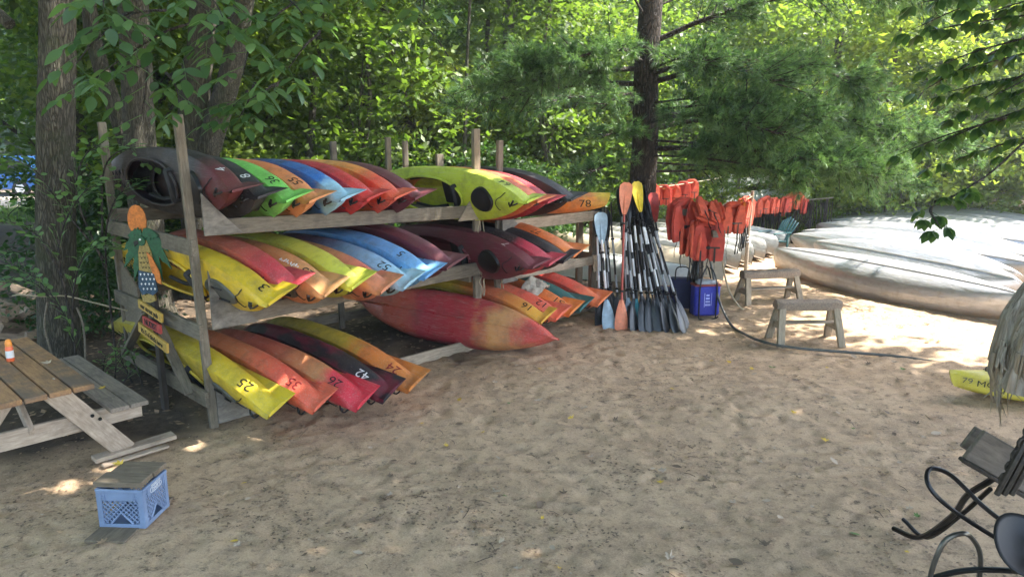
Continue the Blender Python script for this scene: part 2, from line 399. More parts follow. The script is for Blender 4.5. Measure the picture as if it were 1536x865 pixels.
# ---------------------------------------------------------------- the kayak racks
RA = math.atan2(.719, .695)
RACK = T(-2.68, 6.18, 0) @ RZ(RA)          # local X along the rack, local Y to its back
def rackp(u, v, z): return RACK @ Vector((u, v, z))
def post(rk, u, v, h, wd=.075, th=.045, lean=(0, 0), z0=-.06):
    return board('post', (u, v, z0), (u+lean[0], v+lean[1], h), wd, th, M_wood, rk, up=(0, 1, 0))
def gusset(rk, u, v, z, w_, h_, flip=1, mat=None):
    """triangular plywood bracket in the rack's front face"""
    mb = MB(); poly = [(0, 0), (w_*flip, 0), (w_*flip*.35, h_*.62), (0, h_)]
    if flip < 0: poly = poly[::-1]
    mb.prism(poly, -.009, .009, T(u, v, z) @ RX(math.pi/2))
    return mb.build('gusset', mat or M_ply, rk, smooth=False)
def lashing(rk, u, v, z, r=.07, turns=3, tails=2, seed=0):
    rr = random.Random(seed); pts = []
    for k in range(turns*10):
        t = k/10*2*math.pi; pts.append((u+r*math.cos(t)*1.0, v+r*.75*math.sin(t), z+.05*k/(turns*10)*turns+rr.uniform(-.004, .004)))
    mb = MB().tube(pts, .006, 5)
    for q in range(tails):
        x = u+rr.uniform(-.05, .05); p_ = [(x, v-.05, z)]
        for k in range(6): p_.append((x+rr.uniform(-.03, .03), v-.06-rr.uniform(0, .02), z-.06*(k+1)))
        mb.tube(smooth_path(p_, 3), .005, 5)
    return mb.build('rope_lashing', M_rope, rk)
rk = thing('kayak_rack', 'long weathered timber rack on the left with three tiers of kayaks, nearest the picnic table', 'kayak rack', RACK, 'timber kayak racks')
post(rk, 0, 0, 2.70, lean=(-.07, 0)); post(rk, 0, 1.98, 2.66, lean=(-.03, 0)); post(rk, 3.26, 0, 2.60, .10, .05); post(rk, 3.30, 1.72, 2.5)
post(rk, 2.62, 1.95, 2.45, .08)
# front beams, tier by tier, slightly sagged boards on edge
def beam(rk, u0, z0, u1, z1, v, h, th=.04, mat=M_wood, nm='beam'):
    return board(nm, (u0, v, z0), (u1, v, z1), th, h, mat, rk, up=(0, 0, 1), c=.006)
beam(rk, .05, 1.765, 3.34, 1.665, -.05, .14, mat=M_wood); beam(rk, .05, .955, 3.34, 1.0, -.052, .15)
beam(rk, .0, 1.72, 3.34, 1.64, 1.98, .14); beam(rk, .0, .93, 3.34, .95, 1.98, .14)
beam(rk, .02, .09, 3.34, .07, .0, .13, mat=M_wood2, nm='sill_board'); beam(rk, .0, .2, 3.34, .15, 1.98, .12)
for v, z in ((-.0, .26), ): pass
# left end frame
for z in (1.60, .86, .25):
    board('end_rail', (-.055, -.05, z), (-.055, 2.05, z+.01), .04, .14, M_wood, rk)
board('brace', (-.10, .22, .25), (-.10, .95, .92), .035, .09, M_wood, rk, up=(1, 0, 0)); board('brace', (-.10, 1.85, .27), (-.10, 1.1, .86), .035, .09, M_wood, rk, up=(1, 0, 0))
for z in (1.62, .88, .2):
    board('end_rail', (3.2, .05, z), (3.2, 1.95, z), .04, .12, M_wood, rk)
gusset(rk, .03, -.076, 1.70, .34, .36); gusset(rk, .03, -.078, .88, .42, .52); gusset(rk, .03, -.03, .0, .42, .42)
gusset(rk, 3.235, -.085, 1.58, .34, .42, -1, M_wood2); gusset(rk, 3.24, -.083, .93, .18, .34, 1)
# plywood web on the far left upright
g = MB(); g.prism([(0, 0), (.40, .2), (.42, .6), (0, .85), (-.03, .45)], -.01, .01, T(-.02, 1.90, .42) @ RZ(-math.pi/2) @ RX(math.pi/2)); g.build('gusset', M_wood, rk, smooth=False)
lashing(rk, 3.26, 0, 1.02, .08, 3, 3, 2); lashing(rk, 3.26, 0, 1.25, .075, 2, 1, 3); lashing(rk, 3.26, -.02, 1.6, .08, 1, 2, 5)

rk2 = thing('kayak_rack', 'shorter timber rack on the right of the pair, beside the leaning paddles', 'kayak rack', T(*rackp(3.6, .0, 0)) @ RZ(RA), 'timber kayak racks')
post(rk2, -.02, 0, 2.47, .085, lean=(.07, 0)); post(rk2, -.02, 1.72, 2.45); post(rk2, 1.95, .05, 1.42, .12, .06); post(rk2, 2.1, 1.8, 1.5, .1)
post(rk2, .22, 1.3, 2.28, .11, .045)
post(rk2, 2.02, .35, 1.5, .12, .05)
beam(rk2, .05, 1.455, 2.12, 1.44, -.05, .135, mat=M_wood2); beam(rk2, .05, .84, 2.02, .82, -.05, .12, mat=M_wood2)
beam(rk2, -.1, 1.4, 2.2, 1.4, 1.75, .13); beam(rk2, -.1, .8, 2.2, .8, 1.75, .13); beam(rk2, .0, .13, 2.9, .16, .0, .10); beam(rk2, .0, .14, 2.2, .14, 1.75, .12)
board('end_rail', (2.08, .0, 1.40), (2.08, 1.8, 1.38), .04, .12, M_wood, rk2); board('end_rail', (2.06, .0, .82), (2.06, 1.8, .8), .04, .12, M_wood, rk2); board('end_rail', (2.3, .1, .2), (2.3, 1.8, .2), .04, .1, M_wood, rk2)
board('end_cap', (2.02, -.055, 1.34), (2.02, -.055, 1.53), .05, .12, M_wood2, rk2, up=(0, 1, 0))
board('brace', (1.3, 1.7, .2), (2.0, 1.7, 1.3), .03, .1, M_wood, rk2, up=(0, 1, 0))
gusset(rk2, .01, -.074, 1.385, .32, .42); gusset(rk2, .01, -.075, .76, .28, .26)
lashing(rk2, 0, 0, .86, .07, 3, 2, 7); lashing(rk2, 0, 0, 1.06, .065, 1, 0, 8)
MB().tube(smooth_path([(-.32, -.03, 1.12), (-.2, -.05, 1.09), (-.05, -.03, 1.1)], 4), .006, 5).tube(smooth_path([(-.32, -.05, 1.04), (-.15, -.06, 1.0), (.0, -.05, 1.03)], 4), .006, 5).build('tie_cord', M_rope, rk2)
# draped cloth on the end of the middle beam
def drape(nm, mat, parent, M, w_, l_, amp=.02, seed=0, fold=.0):
    nu, nv = 26, 16; xs, ys = np.meshgrid(np.linspace(-.5, .5, nu), np.linspace(-.5, .5, nv))
    z = fbm(xs*9+5, ys*5+9, seed, 3)*amp - fold*np.abs(xs)**1.5 + np.sin(xs*38+ys*9)*amp*.35
    X_ = xs*w_*(1+.12*fbm(ys*5+3, xs*0+2, seed+1, 2)); Y_ = ys*l_*(1+.15*fbm(xs*6+4, ys*0+1, seed+2, 2))
    V = np.stack([X_, Y_, z], -1).reshape(-1, 3); F = [(j*nu+i, j*nu+i+1, (j+1)*nu+i+1, (j+1)*nu+i) for j in range(nv-1) for i in range(nu-1)]
    mb = MB().add([tuple(q) for q in V], F); o = mb.build(nm, mat, parent, M)
    so_ = o.modifiers.new('thickness', 'SOLIDIFY'); so_.thickness = .004; return o
M_cloth = plain('grey_cloth', (.42, .38, .31), .95, var=.2, scale=30, bmp=.3)
M_rag = plain('pale_rag', (.62, .53, .40), .95, var=.2, scale=30, bmp=.3)
o = drape('rag', M_rag, None, T(*rackp(5.50, -.085, .78)) @ RZ(RA) @ RX(math.pi/2), .20, .24, .03, 4)
tag(o, 'pale tan rag hanging over the end of the right rack\'s middle beam', 'rag')

# ---------------------------------------------------------------- kayaks
KL = 3.0
def ksec(x, B=.315, H=.33):
    """half-section of the hull at x: list of (y, z) keel to seam, and deck crown"""
    s = (x-.10)/(KL-.13)*2-1; s = max(-1, min(1, s)); sn = max(0, -s); sp = max(0, s)
    b = max(.010, B*(1-abs(s)**(2.7 if s < 0 else 2.4))**.85)
    zs = .215+.055*abs(s)**2.2; crown = .075*(1-.55*abs(s)**2)
    zk = .0 if s < 0 else .13*sp**3.2
    zb = .022+.12*sn**3.8 if s < 0 else .022+.13*sp**3.2
    zb = max(zb, zk+.006)
    h = zs-zb
    pts = [(0, zk), (max(.007, .10*b), zb*.85+zk*.15), (.70*b, zb+.03*h), (.91*b, zb+.22*h), (.985*b, zb+.62*h), (b, zs)]
    return pts, zs, crown, b
def stem_dx(x, z):
    return math.exp(-x/.07)*(.045*math.sin(math.pi*min(1, max(0, z/.33)))+.05*max(0, z/.33)**2) - math.exp(-(KL-x)/.12)*(.20*(1-min(1, z/.3))**2)
stations = [0, .015, .04, .07, .10, .14, .18, .23, .28, .34, .42, .52, .64, .78, .93, 1.02, 1.03, 1.06, 1.10, 1.17, 1.28, 1.42, 1.6, 1.78, 1.92, 2.03, 2.10, 2.145, 2.165, 2.18, 2.29, 2.4, 2.52, 2.63, 2.72, 2.79, 2.85, 2.9, 2.94, 2.97, 3.0]
CK0, CK1, CKW = 1.02, 2.17, .225
def ck_w(x):
    if x <= CK0 or x >= CK1: return 0
    t = (x-CK0)/(CK1-CK0)*2-1; t = t-.12*(1-t*t); return CKW*(1-abs(t)**2.5)**.5
def deck_z(x, y, zs, crown, b): 
    return zs + crown*(1-min(1, abs(y)/max(b, .001))**1.8)
def kayak_meshes():
    hv = []; hf = []; n = 11
    for x in stations:
        p, zs, cr, b = ksec(x); ring = [(-y, z) for y, z in p[::-1]] + p[1:]
        hv += [(x+stem_dx(x, z), y, z) for y, z in ring]
    for i in range(len(stations)-1):
        for k in range(n-1): hf.append((i*n+k, i*n+k+1, (i+1)*n+k+1, (i+1)*n+k))
    hf.append(tuple(range(n))); hf.append(tuple((len(stations)-1)*n+k for k in range(n))[::-1])
    hull = MB().add(hv, hf)
    dv = []; df = []; m_ = 7
    for x in stations:
        p, zs, cr, b = ksec(x); yc = ck_w(x); bb = b+.004
        row = []
        for k in range(m_):
            y = -(bb+(yc-bb)*(k/(m_-1))); row.append((x, y))
        row2 = [(x, -y) for x, y in row[::-1]]
        for (xx, y) in row+row2:
            z = deck_z(xx, y, zs, cr, b)
            if abs(abs(y)-bb) < 1e-6: z = zs-.004
            dv.append((xx+stem_dx(xx, z)-.003*math.exp(-xx/.03), y, z))
    M2 = 2*m_
    for i in range(len(stations)-1):
        for k in range(M2-1):
            if k == m_-1 and (ck_w(stations[i]) > 0 or ck_w(stations[i+1]) > 0): continue
            df.append((i*M2+k, i*M2+k+1, (i+1)*M2+k+1, (i+1)*M2+k))
    deck = MB().add(dv, df)
    def dz(x, y):
        _, zs, cr, b = ksec(x); return deck_z(x, y, zs, cr, b)
    rim = []
    for k in range(41):
        t = 2*math.pi*k/40; c_ = math.cos(t); u = .5-.5*c_; x = CK0+(CK1-CK0)*u; y = ck_w(x)*(1 if t < math.pi else -1); rim.append((x, y, dz(x, y)+.016))
    rimm = MB().tube(rim, .014, 7, cap=False)
    seat = MB().box((1.16, -.17, .05), (1.58, .17, .09), c=.02).box((1.10, -.16, .06), (1.16, .16, .34), c=.02)
    seat.tube(smooth_path([(1.45, -.16, .17), (1.7, -.19, .19), (2.0, -.16, .19)], 4), .02, 6).tube(smooth_path([(1.45, .16, .17), (1.7, .19, .19), (2.0, .16, .19)], 4), .02, 6)
    def patch(cx, rx, ry, lift, nn=22):
        mb = MB(); ring = [(cx+rx*math.cos(2*math.pi*k/nn), ry*math.sin(2*math.pi*k/nn)) for k in range(nn)]
        ring = [(x, y*(1-.35*((cx-x)/rx if x < cx else 0)**2)) for x, y in ring]
        vs = [(x, y, dz(x, y)+.002) for x, y in ring] + [(cx+(x-cx)*.93, y*.93, dz(x, y*.93)+lift) for x, y in ring]
        for q in (.6, .25): vs += [(cx+(x-cx)*q, y*q, dz(cx+(x-cx)*q, y*q)+lift*(1.1 if q > .5 else .8)) for x, y in ring]
        fs = [(r_*nn+k, r_*nn+(k+1) % nn, (r_+1)*nn+(k+1) % nn, (r_+1)*nn+k) for r_ in range(3) for k in range(nn)]; fs.append(tuple(3*nn+k for k in range(nn)))
        return mb.add(vs, fs)
    hatch = patch(.72, .24, .135, .018); rhatch = patch(.70, .17, .15, .03)
    ribs = MB().box((.62, -.0075, dz(.62, 0)+.014), (.80, .0075, dz(.7, 0)+.03))
    hd = MB(); z1 = dz(.2, 0)
    hd.tube(smooth_path([(.16, 0, z1-.0), (.19, .01, z1+.035), (.26, .02, z1+.03), (.29, 0, z1-.002)], 4), .008, 6)
    hd.tube([(.19, -.035, z1+.03), (.26, .035, z1+.028)], .011, 6)
    def dk(x, y, l=.008): return (x, y, dz(x, y)+l)
    bg_ = MB().tube(smooth_path([dk(.34, -.10, -.003), dk(.35, -.09, .012), dk(.40, -.055), dk(.47, -.02), dk(.50, .04), dk(.47, .10, .012), dk(.465, .11, -.003)], 3), .0045, 5)
    bb = MB().tube([dk(2.26+.10*k, (-1)**k*.11*(1-k*.12)) for k in range(5)], .0045, 5)
    bc = MB().tube([dk(2.26+.10*k, -(-1)**k*.11*(1-k*.12)) for k in range(5)], .0045, 5)
    return dict(hull=hull.mesh('kayak_hull', True, 50), deck=deck.mesh('kayak_deck', True, 60), cockpit_rim=rimm.mesh('cockpit_rim'), seat=seat.mesh('kayak_seat'),
                hatch=hatch.mesh('oval_hatch', True, 30), round_hatch=rhatch.mesh('round_hatch', True, 30), hatch_rib=ribs.mesh('hatch_ribs'), handle=hd.mesh('carry_handle'), bungee=bg_.mesh('deck_bungee'), b1=bb.mesh('bow_bungee'), b2=bc.mesh('bow_bungee_cross'))
KM = kayak_meshes()
def side_y(x, z):
    p, zs, cr, b = ksec(x); p = p[1:] + [(b, zs+.001)]
    for (y0, z0), (y1, z1) in zip(p, p[1:]):
        if z0 <= z <= z1: return y0+(y1-y0)*(z-z0)/max(1e-6, z1-z0)
    return p[0][0] if z < p[0][1] else b
def text_mesh(s, size=.1, extr=0.0):
    cu = bpy.data.curves.new('lettering', 'FONT'); cu.body = s; cu.size = size; cu.align_x = 'CENTER'; cu.align_y = 'CENTER'; cu.resolution_u = 4; cu.extrude = extr
    o = bpy.data.objects.new('lettering', cu); COL.objects.link(o); dg = bpy.context.evaluated_depsgraph_get()
    me = bpy.data.meshes.new_from_object(o.evaluated_get(dg)); bpy.data.objects.remove(o); me.name = 'lettering'; return me
def side_number(s, x0=.36, z0=.165, size=.135, side=-1, space=.012, slant=0.):
    me = text_mesh(s, size); bm = bmesh.new(); bm.from_mesh(me); bmesh.ops.triangulate(bm, faces=bm.faces)
    for v in bm.verts:
        tx, ty = v.co.x*1.12, v.co.y; x = x0+(tx if side < 0 else -tx); z = z0+ty+slant*tx
        v.co = (x, side*(side_y(x, z)+.0025), z)
    bm.to_mesh(me); bm.free(); return me
def kayak(label, M, mat, num=None, nmat=None, hatch='hatch', rimm=None, hmat=None, group='plastic kayaks stored on the racks', deckmat=None, nx=.36, nsize=.118, side=-1, slant=0., bungee=True, handle=True, seat=True):
    k = thing('kayak', label, 'kayak', M, group)
    link('hull', KM['hull'], mat, k); link('deck', KM['deck'], deckmat or mat, k); link('cockpit_rim', KM['cockpit_rim'], rimm or mat, k)
    if seat: link('seat', KM['seat'], M_inside, k)
    if hatch == 'hatch':
        h = link('hatch', KM['hatch'], hmat or M_hatch, k); link('rib', KM['hatch_rib'], M_dark, h, T(0, -.065, 0)); link('rib', KM['hatch_rib'], M_dark, h, T(0, .065, 0))
    elif hatch: link('hatch', KM['round_hatch'], hmat or M_dark, k)
    if handle: link('handle', KM['handle'], M_dark, k)
    if bungee: link('bungee', KM['bungee'], M_dark, k); link('bungee', KM['b1'], M_dark, k); link('bungee', KM['b2'], M_dark, k)
    if num: link('number', side_number(num, nx, size=nsize, side=side, slant=slant), nmat or M_num_b, k)
    return k
def on_side(U, V, z, a, yaw=0, pitch=0):
    """kayak lying on its side with the stern's keel corner at rack point (U,V,z), deck turned to -U and down by angle a"""
    v = Vector((math.sin(yaw), math.cos(yaw), 0)); v = (Matrix.Rotation(RA, 3, 'Z') @ v).normalized(); v.z = pitch; v.normalize()
    u = v.cross(Vector((0, 0, 1))).normalized()          # to the right of v
    up = u.cross(v).normalized()
    zd = (-u*math.cos(a) - up*math.sin(a)).normalized(); yd = zd.cross(v)
    M = Matrix((v, yd, zd)).transposed().to_4x4(); M.translation = rackp(U, V, z); return M
Y1 = (.76, .52, .02); Y2 = (.62, .66, .06)
mat_maroon = kayak_mat('kayak_maroon', [(.0, (.13, .014, .02)), (.16, (.11, .015, .02)), (.27, (.02, .016, .018)), (.75, (.03, .018, .018)), (1., (.12, .02, .02))], rough=.5)
mat_black = kayak_mat('kayak_black', [(0, (.018, .018, .022)), (1, (.022, .02, .022))], rough=.5)
mat_green = kayak_mat('kayak_green', [(0, (.20, .62, .10)), (1, (.22, .58, .10))])
mat_orangeA = kayak_mat('kayak_orange', [(0, (.80, .30, .10)), (.3, (.78, .22, .07)), (1, (.75, .22, .06))])
mat_blueA = kayak_mat('kayak_blue_swirl', [(0, (.35, .62, .78)), (.10, (.34, .60, .78)), (.17, (.03, .17, .55)), (.45, (.02, .08, .25)), (.6, (.03, .04, .06)), (1, (.02, .03, .05))])
mat_redA = kayak_mat('kayak_red', [(0, (.72, .035, .03)), (.2, (.62, .02, .03)), (.5, (.45, .02, .05)), (1, (.5, .02, .04))])
mat_redor = kayak_mat('kayak_red_orange', [(0, (.78, .13, .06)), (.16, (.78, .06, .03)), (.28, (.82, .28, .05)), (.6, (.80, .42, .10)), (1, (.8, .4, .08))])
mat_maroon2 = kayak_mat('kayak_dull_maroon', [(0, (.16, .03, .045)), (.3, (.13, .022, .035)), (1, (.05, .012, .02))], rough=.5)
mat_yellow = kayak_mat('kayak_yellow', [(0, Y1), (1, (.68, .46, .02))])
mat_redB = kayak_mat('kayak_red_to_orange', [(0, (.65, .06, .08)), (.14, (.60, .05, .07)), (.34, (.55, .13, .08)), (1, (.40, .08, .06))])
mat_orangeB = kayak_mat('kayak_faded_orange', [(0, (.82, .42, .16)), (.3, (.72, .26, .10)), (1, (.55, .15, .06))])
mat_lime = kayak_mat('kayak_lime', [(0, Y2), (.25, (.66, .62, .08)), (1, (.50, .50, .05))])
mat_coral = kayak_mat('kayak_coral_tan', [(0, (.78, .32, .16)), (.14, (.75, .20, .13)), (.35, (.68, .34, .14)), (1, (.5, .2, .1))])
mat_sky = kayak_mat('kayak_pale_blue', [(0, (.40, .66, .78)), (.2, (.30, .52, .74)), (.34, (.20, .34, .52)), (.5, (.22, .14, .2)), (1, (.10, .12, .2))])
mat_blueB = kayak_mat('kayak_mid_blue', [(0, (.16, .42, .76)), (.3, (.14, .36, .70)), (1, (.08, .2, .45))])
mat_yellow2 = kayak_mat('kayak_dirty_yellow', [(0, (.74, .55, .03)), (.25, (.70, .50, .03)), (.45, (.50, .40, .03)), (1, (.46, .38, .04))])
mat_salmon = kayak_mat('kayak_salmon', [(0, (.80, .15, .08)), (.22, (.80, .13, .08)), (.42, (.75, .22, .09)), (1, (.5, .1, .05))])
mat_pinkred = kayak_mat('kayak_crimson_tan', [(0, (.68, .035, .06)), (.16, (.66, .04, .07)), (.21, (.62, .28, .11)), (.45, (.55, .12, .07)), (1, (.4, .07, .05))])
mat_blackred = kayak_mat('kayak_black_purple', [(0, (.02, .022, .03)), (1, (.02, .018, .022))], blotch=(.20, .02, .045), rough=.4)
mat_ylor = kayak_mat('kayak_orange_to_yellow', [(0, (.70, .24, .05)), (.27, (.72, .22, .05)), (.34, (.58, .42, .04)), (1, (.45, .38, .03))])
mat_sunset = kayak_mat('kayak_sunset', [(0, (.45, .12, .07)), (.3, (.50, .10, .06)), (.42, (.40, .03, .05)), (.66, (.45, .04, .05)), (.74, (.66, .32, .12)), (.84, (.64, .28, .12)), (.90, (.60, .08, .07)), (1, (.60, .10, .07))], rough=.34)
mat_ygreen = kayak_mat('kayak_yellow_green', [(0, (.56, .66, .05)), (1, (.50, .60, .04))])
mat_orred = kayak_mat('kayak_orange_red', [(0, (.78, .20, .07)), (.3, (.76, .12, .05)), (.45, (.80, .30, .06)), (1, (.7, .2, .05))])
mat_red3 = kayak_mat('kayak_wine', [(0, (.5, .03, .05)), (.2, (.35, .02, .03)), (1, (.1, .02, .02))], rough=.5)
mat_or78 = kayak_mat('kayak_orange_yellow_tip', [(0, (.7, .25, .04)), (.9, (.74, .22, .04)), (.97, (.74, .50, .05)), (1, (.75, .55, .05))])
mat_pinkdark = kayak_mat('kayak_pink_black', [(0, (.55, .06, .09)), (.17, (.55, .05, .09)), (.24, (.03, .025, .028)), (1, (.03, .02, .025))], rough=.5)
mat_or77 = kayak_mat('kayak_bright_orange', [(0, (.76, .22, .04)), (.4, (.68, .13, .03)), (1, (.5, .09, .03))])
mat_16 = kayak_mat('kayak_yellow_tip', [(0, (.76, .44, .04)), (.1, (.75, .34, .06)), (.34, (.65, .12, .06)), (.5, (.5, .35, .03)), (1, (.4, .28, .03))])
mat_teal = kayak_mat('kayak_teal', [(0, (.02, .13, .13)), (1, (.02, .12, .11))], rough=.5)
mat_19 = kayak_mat('kayak_orange_crimson', [(0, (.78, .20, .06)), (.2, (.72, .08, .05)), (.4, (.62, .05, .04)), (.5, (.7, .3, .06)), (1, (.5, .2, .05))])
J = random.Random(11)
def yj(): return J.uniform(-.02, .02)
G1 = 'kayaks on the top tier of the left rack'; G2 = 'kayaks on the middle tier of the left rack'; G3 = 'kayaks on the bottom tier of the left rack'
G4 = 'kayaks on the top tier of the right rack'; G5 = 'kayaks on the middle tier of the right rack'; G6 = 'kayaks on the bottom tier of the right rack'
# left rack, top tier
a1 = R(20)
kayak('scuffed black and maroon kayak at the far left of the top tier', on_side(.36, -.58, 2.15, R(12), .0) @ S(1.05, 1, 1.0), mat_maroon, '4', M_num_w, 'round', group=G1)
kayak('all black kayak with a white 8, second from the left on the top tier', on_side(.58, -.55, 2.10, R(16), yj()), mat_black, '8', M_num_w, group=G1, hmat=M_dark)
kayak('bright green kayak numbered 36 between the black kayak and an orange one', on_side(.83, -.55, 2.07, a1, yj()), mat_green, '36', None, group=G1)
kayak('orange kayak numbered 55 on the top tier between green and dark blue', on_side(1.05, -.55, 2.05, a1, yj()), mat_orangeA, '55', None, group=G1)
kayak('dark blue kayak fading to a pale blue tip on the top tier', on_side(1.37, -.55, 2.045, a1, yj()), mat_blueA, None, group=G1, hatch='round')
kayak('plain red kayak on the top tier just right of the dark blue one', on_side(1.65, -.55, 2.03, a1, yj()), mat_redA, None, group=G1, hatch='round')
kayak('red kayak fading to orange on the top tier, its deck orange toward the bow', on_side(1.97, -.55, 2.02, a1, yj()), mat_redor, None, group=G1, hatch='round')
kayak('dull maroon kayak, last on the right of the left rack top tier', on_side(2.22, -.55, 2.005, a1, yj()), mat_maroon2, None, group=G1, hatch='round')
# middle tier
a2 = R(33)
k3 = kayak('bright yellow kayak numbered 3, behind the left plywood bracket on the middle tier', on_side(.36, -1.0, 1.36, R(30), -.01) @ S(1.17, 1, 1), mat_yellow, '3', None, group=G2, nx=.2, nsize=.12)
kayak('red kayak with a crimson tip between yellow kayak 3 and faded orange 23', on_side(.57, -.92, 1.42, R(28), yj()), mat_redB, None, group=G2, hatch=None)
k23 = kayak('faded orange kayak numbered 23 with white swirl lettering on its side', on_side(.85, -1.0, 1.36, a2, yj()), mat_orangeB, '23', None, group=G2, nx=.34, nsize=.12)
kayak('yellow-green kayak on the middle tier between orange 23 and coral 40', on_side(1.13, -1.0, 1.37, R(30), yj()), mat_lime, None, group=G2)
kayak('coral and tan kayak numbered 40 on the middle tier', on_side(1.42, -1.0, 1.30, a2, yj()), mat_coral, '40', None, group=G2, nx=.31, nsize=.12)
kayak('pale blue kayak numbered 52 on the middle tier', on_side(1.68, -1.0, 1.30, a2, yj()), mat_sky, '52', None, group=G2)
kayak('mid blue kayak numbered 5 on the middle tier, right of the pale blue one', on_side(1.94, -1.0, 1.34, R(28), yj()), mat_blueB, '5', None, group=G2, nx=.42)
kayak('dull maroon kayak at the right end of the middle tier in the left rack', on_side(2.22, -1.0, 1.385, R(26), yj()), mat_maroon2, None, group=G2, hatch='round')
# bottom tier
kayak('dirty yellow kayak numbered 25, lowest and nearest on the left rack', on_side(.33, -.90, .43, R(38), -.02, .04) @ S(1.2, 1, 1), mat_yellow2, '25', None, group=G3, hmat=M_hatch)
kayak('salmon red kayak numbered 35 between yellow 25 and crimson 26', on_side(.66, -1.03, .42, R(38), yj()), mat_salmon, '35', M_num_r, group=G3, nsize=.12)
kayak('crimson tipped tan kayak numbered 26 on the bottom tier', on_side(.95, -1.23, .42, R(40), yj()), mat_pinkred, '26', None, group=G3)
k42 = kayak('scratched black and purple kayak with a white 42 on the bottom tier', on_side(1.23, -1.23, .415, R(40), yj()), mat_blackred, '42', M_num_w, group=G3)
kayak('orange kayak turning yellow, numbered 24, right end of the nested bottom row', on_side(1.53, -1.21, .42, R(38), yj()), mat_ylor, '24', M_num_r, group=G3, nx=.3, nsize=.12)
# overturned one: hull to the viewer
def hull_out(tip, far, roll, drop=0):
    tip, far = Vector(tip), Vector(far); v = (far-tip).normalized(); side = v.cross(Vector((0, 0, 1))).normalized(); up = side.cross(v).normalized()
    keel = (-v.cross(Vector((0, 0, 1))).normalized()*math.cos(roll) + up*math.sin(roll))  # keel direction (-Z of the kayak)
    zd = -keel; zd = (zd-v*zd.dot(v)).normalized(); yd = zd.cross(v); M = Matrix((v, yd, zd)).transposed().to_4x4(); M.translation = tip; return M
# right rack, top tier
kayak('lime kayak numbered 64 with its open cockpit between the two posts', on_side(3.36, -1.0, 1.91, R(17), -.02), mat_ygreen, '64', None, group=G4, nx=.42, nsize=.12, hmat=M_dark, hatch='round')
kayak('orange and red kayak on the top tier, right against kayak 64', on_side(3.54, -1.0, 1.89, R(14), yj()), mat_orred, None, group=G4)
kayak('wine red kayak on the top tier between the orange-red and the black one', on_side(3.70, -1.0, 1.88, R(16), yj()), mat_red3, None, group=G4)
kayak('black kayak on the top tier of the right rack, beside orange 78', on_side(4.10, -1.0, 1.89, R(18), yj()+.02), mat_black, None, group=G4, hmat=M_dark)
# middle tier
kayak('scratched maroon kayak with a big round hatch on the right rack', on_side(3.46, -1.0, 1.20, R(18), yj()), mat_maroon2, '7', M_num_w, group=G5, hatch='round', nx=.5)
kayak('pink tipped black kayak on the middle tier of the right rack', on_side(3.72, -1.0, 1.22, R(24), yj()), mat_pinkdark, None, group=G5)
kayak('black kayak on the middle tier of the right rack, left of orange 77', on_side(3.97, -1.0, 1.235, R(26), yj()), mat_black, None, group=G5, hmat=M_dark)
kayak('bright orange kayak numbered 77 on the middle tier of the right rack', on_side(4.14, -1.0, 1.28, R(28), yj()), mat_or77, '77', None, group=G5, nx=.62)
# bottom tier
kayak('orange kayak with a yellow tip numbered 16, lowest on the right rack', on_side(3.78, -.82, .55, R(34), yj()), mat_16, '16', None, group=G6, nx=.3, nsize=.12)
kayak('orange kayak numbered 12 under the grey cloth', on_side(3.95, -.9, .57, R(34), yj()), mat_salmon, '12', None, group=G6, nx=.3, nsize=.12)
kayak('orange kayak numbered 51 between kayak 12 and the teal one', on_side(4.22, -.88, .575, R(34), yj()), mat_or77, '51', None, group=G6, nx=.26, nsize=.12)
kayak('dark teal kayak on the bottom tier of the right rack', on_side(4.45, -.85, .58, R(34), yj()), mat_teal, None, group=G6)
kayak('orange and crimson kayak at the right end of the bottom tier', on_side(4.78, -.88, .60, R(34), yj()), mat_19, None, group=G6)
k78 = kayak('orange kayak with a yellow end numbered 78, lying across the end of the top tier', T(-1.55, 10.25, 1.53) @ RZ(-.40), mat_or78, '78', None, group=G4, nx=2.72, nsize=.13)
# overturned kayak, hull to the viewer, in the bottom bay
_t = Vector((.44, 7.90, .23)); _f = Vector((-2.08, 9.45, .30)); _v = (_t-_f).normalized()
_h = Vector((_v.y, -_v.x, 0)).normalized(); _k = (_h*math.cos(R(24))+Vector((0, 0, 1))*math.sin(R(24))); _zd = -_k; _zd = (_zd-_v*_zd.dot(_v)).normalized(); _yd = _zd.cross(_v)
_M = Matrix((_v, _yd, _zd)).transposed().to_4x4(); _M.translation = _f + _k*.16 + Vector((0, 0, .09))
kayak('faded sunset red and orange kayak lying with its bare hull toward the open sand', _M, mat_sunset, None, group='plastic kayaks stored on the racks', hatch=None, bungee=False, seat=False)
# grey cloth
o = drape('cloth', M_cloth, None, T(*rackp(4.02, -.30, .76)) @ RZ(RA+.35) @ RX(.45), .44, .24, .05, 3, .30)
tag(o, 'crumpled grey cloth lying over the orange kayaks of the right rack', 'cloth')
# lettering and logos on two kayaks
def squiggle(nm, x0, x1, z, mat, parent, seed, hgt=.02, n=7):
    rr = random.Random(seed); mb = MB()
    for k in range(n):
        x = x0+(x1-x0)*k/n; p_ = [(x+.8*(x1-x0)/n*t, -(side_y(x, z)+.004), z+rr.uniform(-hgt, hgt)) for t in (0, .3, .6, 1)]
        mb.tube(smooth_path(p_, 3), .004, 4)
    return mb.build(nm, mat, parent)
squiggle('logo', .44, .68, .17, M_num_w, k23, 3, .022, 9); squiggle('logo', .36, .40, .19, M_num_w, k23, 5, .012, 3)
squiggle('sticker', .95, 1.12, .20, M_cloth, k3, 8, .012, 9)

